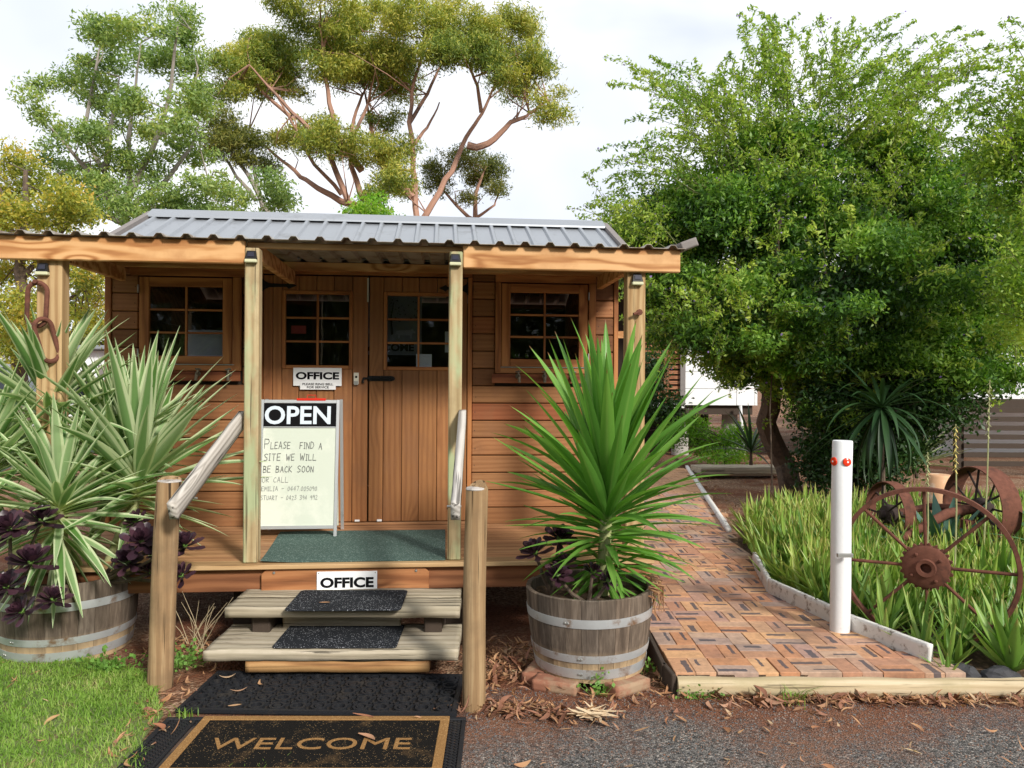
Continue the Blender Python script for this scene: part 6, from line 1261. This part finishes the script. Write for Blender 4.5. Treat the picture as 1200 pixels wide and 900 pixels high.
patch(150, .02, 3.62, .16, .05); patch(60, .28, 3.55, .1, .05); patch(420, .05, 4.3, .17, .14); patch(120, -.08, 4.0, .08, .1); patch(60, .78, 4.05, .06, .12); patch(240, 1.8, 3.76, .42, .025); patch(120, 1.45, 3.74, .25, .04); patch(90, 2.2, 3.73, .2, .03); patch(160, -1.9, 4.42, .12, .12); patch(150, -1.75, 4.35, .12, .15); patch(50, .4, 3.75, .2, .06); patch(60, -1.66, 3.6, .05, .2); patch(20, -1.5, 3.1, .1, .2); patch(40, 1.2, 3.6, .5, .12)
for _ in range(90): S.append((r.uniform(-.1, 2.6), r.uniform(2.9, 3.8)))
for _ in range(40): S.append((r.uniform(-2.9, -1.6), r.uniform(3, 4.2)))
tag(ob('leaf_litter', litter(S, .025, .075, lambda x, y: .012, 3), M['litter']), 'dry brown gum leaves strewn along the path log, barrel and steps', kind='stuff')
S = []
patch(70, 1.9, 3.74, .38, .02); patch(40, 1.2, 3.72, .2, .03); patch(60, .0, 3.6, .14, .05); patch(90, .02, 4.15, .14, .12); patch(30, .33, 3.6, .14, .05)
ls = litter(S, .045, .105, lambda x, y: .014, 13); tag(ob('bark_litter', ls, M['litterd']), 'dark red brown shed bark and leaves piled along the log and under the deck', kind='stuff')
S = [(r.uniform(2.3, 6.5), r.uniform(7.9, 15)) for _ in range(1500)]+[(r.uniform(2.3, 6.5), r.uniform(4.2, 8.5)) for _ in range(700)]+[(r.uniform(.9, 3), r.uniform(6.2, 12)) for _ in range(140)]
tag(ob('bark_mulch', litter(S, .03, .08, lambda x, y: .06 if x > 2.2 else .105, 4), M['litter']), 'brown bark mulch and leaves on the ground right of the path', kind='stuff')
# fine gravel on the asphalt
N = 16000; x = r.uniform(-.25, 3.1, N); y = 2.75+r.random(N)*1.15; k = inpoly(x, y, [(-.2, 2.7), (3, 2.7), (3, 3.78), (.85, 3.8), (.8, 4.0), (-.2, 4.0)]); x, y = x[k], y[k]; N = len(x)
o6 = np.array([(1, 0, 0), (-1, 0, 0), (0, 1, 0), (0, -1, 0), (0, 0, .8)]); f6 = np.array([(0, 2, 4), (2, 1, 4), (1, 3, 4), (3, 0, 4)])
s_ = r.uniform(.0018, .0055, N)**1; an = r.uniform(0, 6.28, N); c, s2 = np.cos(an), np.sin(an)
q = o6[None]*s_[:, None, None]*r.uniform(.6, 1.4, (N, 5, 1)); V = np.stack([q[..., 0]*c[:, None]-q[..., 1]*s2[:, None]+x[:, None], q[..., 0]*s2[:, None]+q[..., 1]*c[:, None]+y[:, None], q[..., 2]+.007], -1).reshape(-1, 3)
gm_ = leafmat('gravel stones', [(.05, .05, .055), (.1, .1, .105), (.17, .16, .15), (.2, .1, .06), (.3, .27, .24)], rough=.85, trans=0, clump=3, spec=.2)
tag(ob('gravel', npmesh('gravel', V, (f6[None]+np.arange(N)[:, None, None]*5).reshape(-1, 3)), gm_), 'fine loose gravel on the asphalt', kind='stuff')
# single leaves lying on the mats
def dleaf(label, x, y, z, L, a, w=.2, tilt=.1):
    v, f = litterleaf(L, L*w, .7, int(x*100) % 7); t = ob('dry_leaf', npmesh('dry_leaf', v, f, smooth=True), M['litter1'], None, (x, y, z), (tilt, 0, R(a))); tag(t, label, 'leaf', 'single dry leaves on the doormats')
dleaf('curved orange dry leaf across the letters of the WELCOME mat', -.60, 3.27, .043, .10, -35, .24); dleaf('brown dry leaf at the lower left of the ring mat', -1.26, 3.86, .036, .07, -60); dleaf('orange curled leaf at the upper left of the ring mat', -1.45, 3.94, .036, .08, 20); dleaf('pale dry leaf on the left of the ring mat', -1.33, 3.77, .036, .08, 25, .14); dleaf('pale leaf at the front edge of the ring mat', -1.29, 3.60, .036, .06, 20, .25)
dleaf('long reddish leaf between ring mat and WELCOME mat', -.66, 3.5, .036, .11, -20, .14); dleaf('small tan leaf lying on the upper step mat', -1.02, 4.22, .342, .06, 5, .18); dleaf('pale yellow leaf at the left corner of the WELCOME mat', -1.53, 3.38, .03, .10, -40, .26)
# small weeds
def weed(label, cx, cy, n, sx, sy, h, size=.02, seed=1, z=.01):
    r = np.random.default_rng(seed); P = np.stack([cx*0+r.normal(size=n)*sx, r.normal(size=n)*sy, abs(r.normal(size=n))*h+.008], -1); V, F = diamonds(P, size, .8, 0); t = thing('weed', label, 'weed', (cx, cy, z)); ob('leaves', npmesh('leaves', V, F), M['weed'], t)
    mb = MB()
    for k in range(0, n, 6): mb.tube([(P[k, 0]*.4, P[k, 1]*.4, 0), tuple(P[k])], .0012, 4)
    ob('stems', mb.mesh('stems'), M['weed'], t)
weed('patch of small green weeds left of the steps', -1.78, 4.15, 260, .085, .07, .045, .022, 1); weed('small green weeds at the foot of the left barrel', -2.14, 4.1, 110, .07, .04, .04, .028, 2); weed('tiny green weeds at the front foot of the smaller barrel', .44, 3.81, 60, .035, .012, .05, .022, 3); weed('tiny green weeds at the left end of the log', .93, 3.77, 70, .07, .015, .02, .018, 4); weed('tuft of weeds between barrel and path', .72, 4.1, 30, .03, .04, .04, .022, 6)
def tuft(label, cx, cy, n, h, w, sx, seed):
    global rng; V, F = blades(n, np.stack([rng.normal(size=n)*sx, rng.normal(size=n)*sx], -1), h*.5, h, w, 1.2, 0); tag(ob('grass_tuft', npmesh('grass_tuft', V, F), M['grass'], None, (cx, cy, .01)), label, 'grass')
tuft('grass tuft before the middle of the log', 1.38, 3.74, 40, .11, .006, .03, 1); tuft('short grass sprouting at the front of the WELCOME mat', -1.05, 2.97, 60, .05, .004, .12, 2); tuft('few grass blades at the left corner of the ring mat', -1.5, 3.52, 24, .09, .005, .03, 3)
# dead twigs left of the steps
mb = MB(); rr = random.Random(6)
for k in range(16):
    a = rr.uniform(0, 6.28); l = rr.uniform(.12, .34); x0, y0 = rr.uniform(-.07, .07), rr.uniform(-.04, .04); e = Vector((x0+math.cos(a)*l*.7, y0+math.sin(a)*.05, l)); mb.tube([(x0, y0, 0), Vector((x0, y0, 0)).lerp(e, .5)+Vector((0, 0, .02)), e], [.0025, .002, .001], 4)
t = ob('dead_twigs', mb.mesh('dead_twigs'), plain('dry twig', (.4, .32, .2), .9, bst=0), None, (-1.82, 4.42, .01)); tag(t, 'dry twiggy weed under the deck edge left of the steps', 'twigs')
# dangling dry roots at the right of the smaller barrel
mb = MB()
for k in range(60):
    a = rr.uniform(-.6, .5); p0 = Vector((.33*math.cos(a), .33*math.sin(a), .43+rr.uniform(-.02, .03))); d = rr.uniform(.03, .14); mb.tube([p0, p0+Vector((rr.uniform(.02, .06), rr.uniform(-.03, .03), -.01)), p0+Vector((rr.uniform(.02, .08), rr.uniform(-.05, .05), -d))], [.003, .003, .0015], 4)
t = ob('dry_stalks', mb.mesh('dry_stalks'), M['litter'], None, (.428, 4.13, .052)); tag(t, 'dry brown stalks spilling over the right rim of the smaller barrel', 'stalks')
# curled strips of bark beside the right handrail post
v_ = []; f_ = []; b = 0; rg = np.random.default_rng(3)
for k in range(16):
    v, f = litterleaf(rg.uniform(.1, .2), rg.uniform(.014, .03), .8, k); a = np.array(Euler((rg.normal()*.2, rg.normal()*.15, rg.normal()*.45)).to_matrix()); q = v @ a.T+np.array([rg.normal()*.03, rg.normal()*.015, .02+.01*rg.random()]); v_.append(q); f_.append(f+b); b += len(v)
t = ob('bark_strips', npmesh('bark_strips', np.concatenate(v_), np.concatenate(f_), smooth=True), plain('pale dry bark', (.55, .42, .27), .8, var=.3, bst=0), None, (.37, 3.53, .01)); tag(t, 'heap of pale curled dry leaves on the asphalt before the smaller barrel', 'dry leaves')
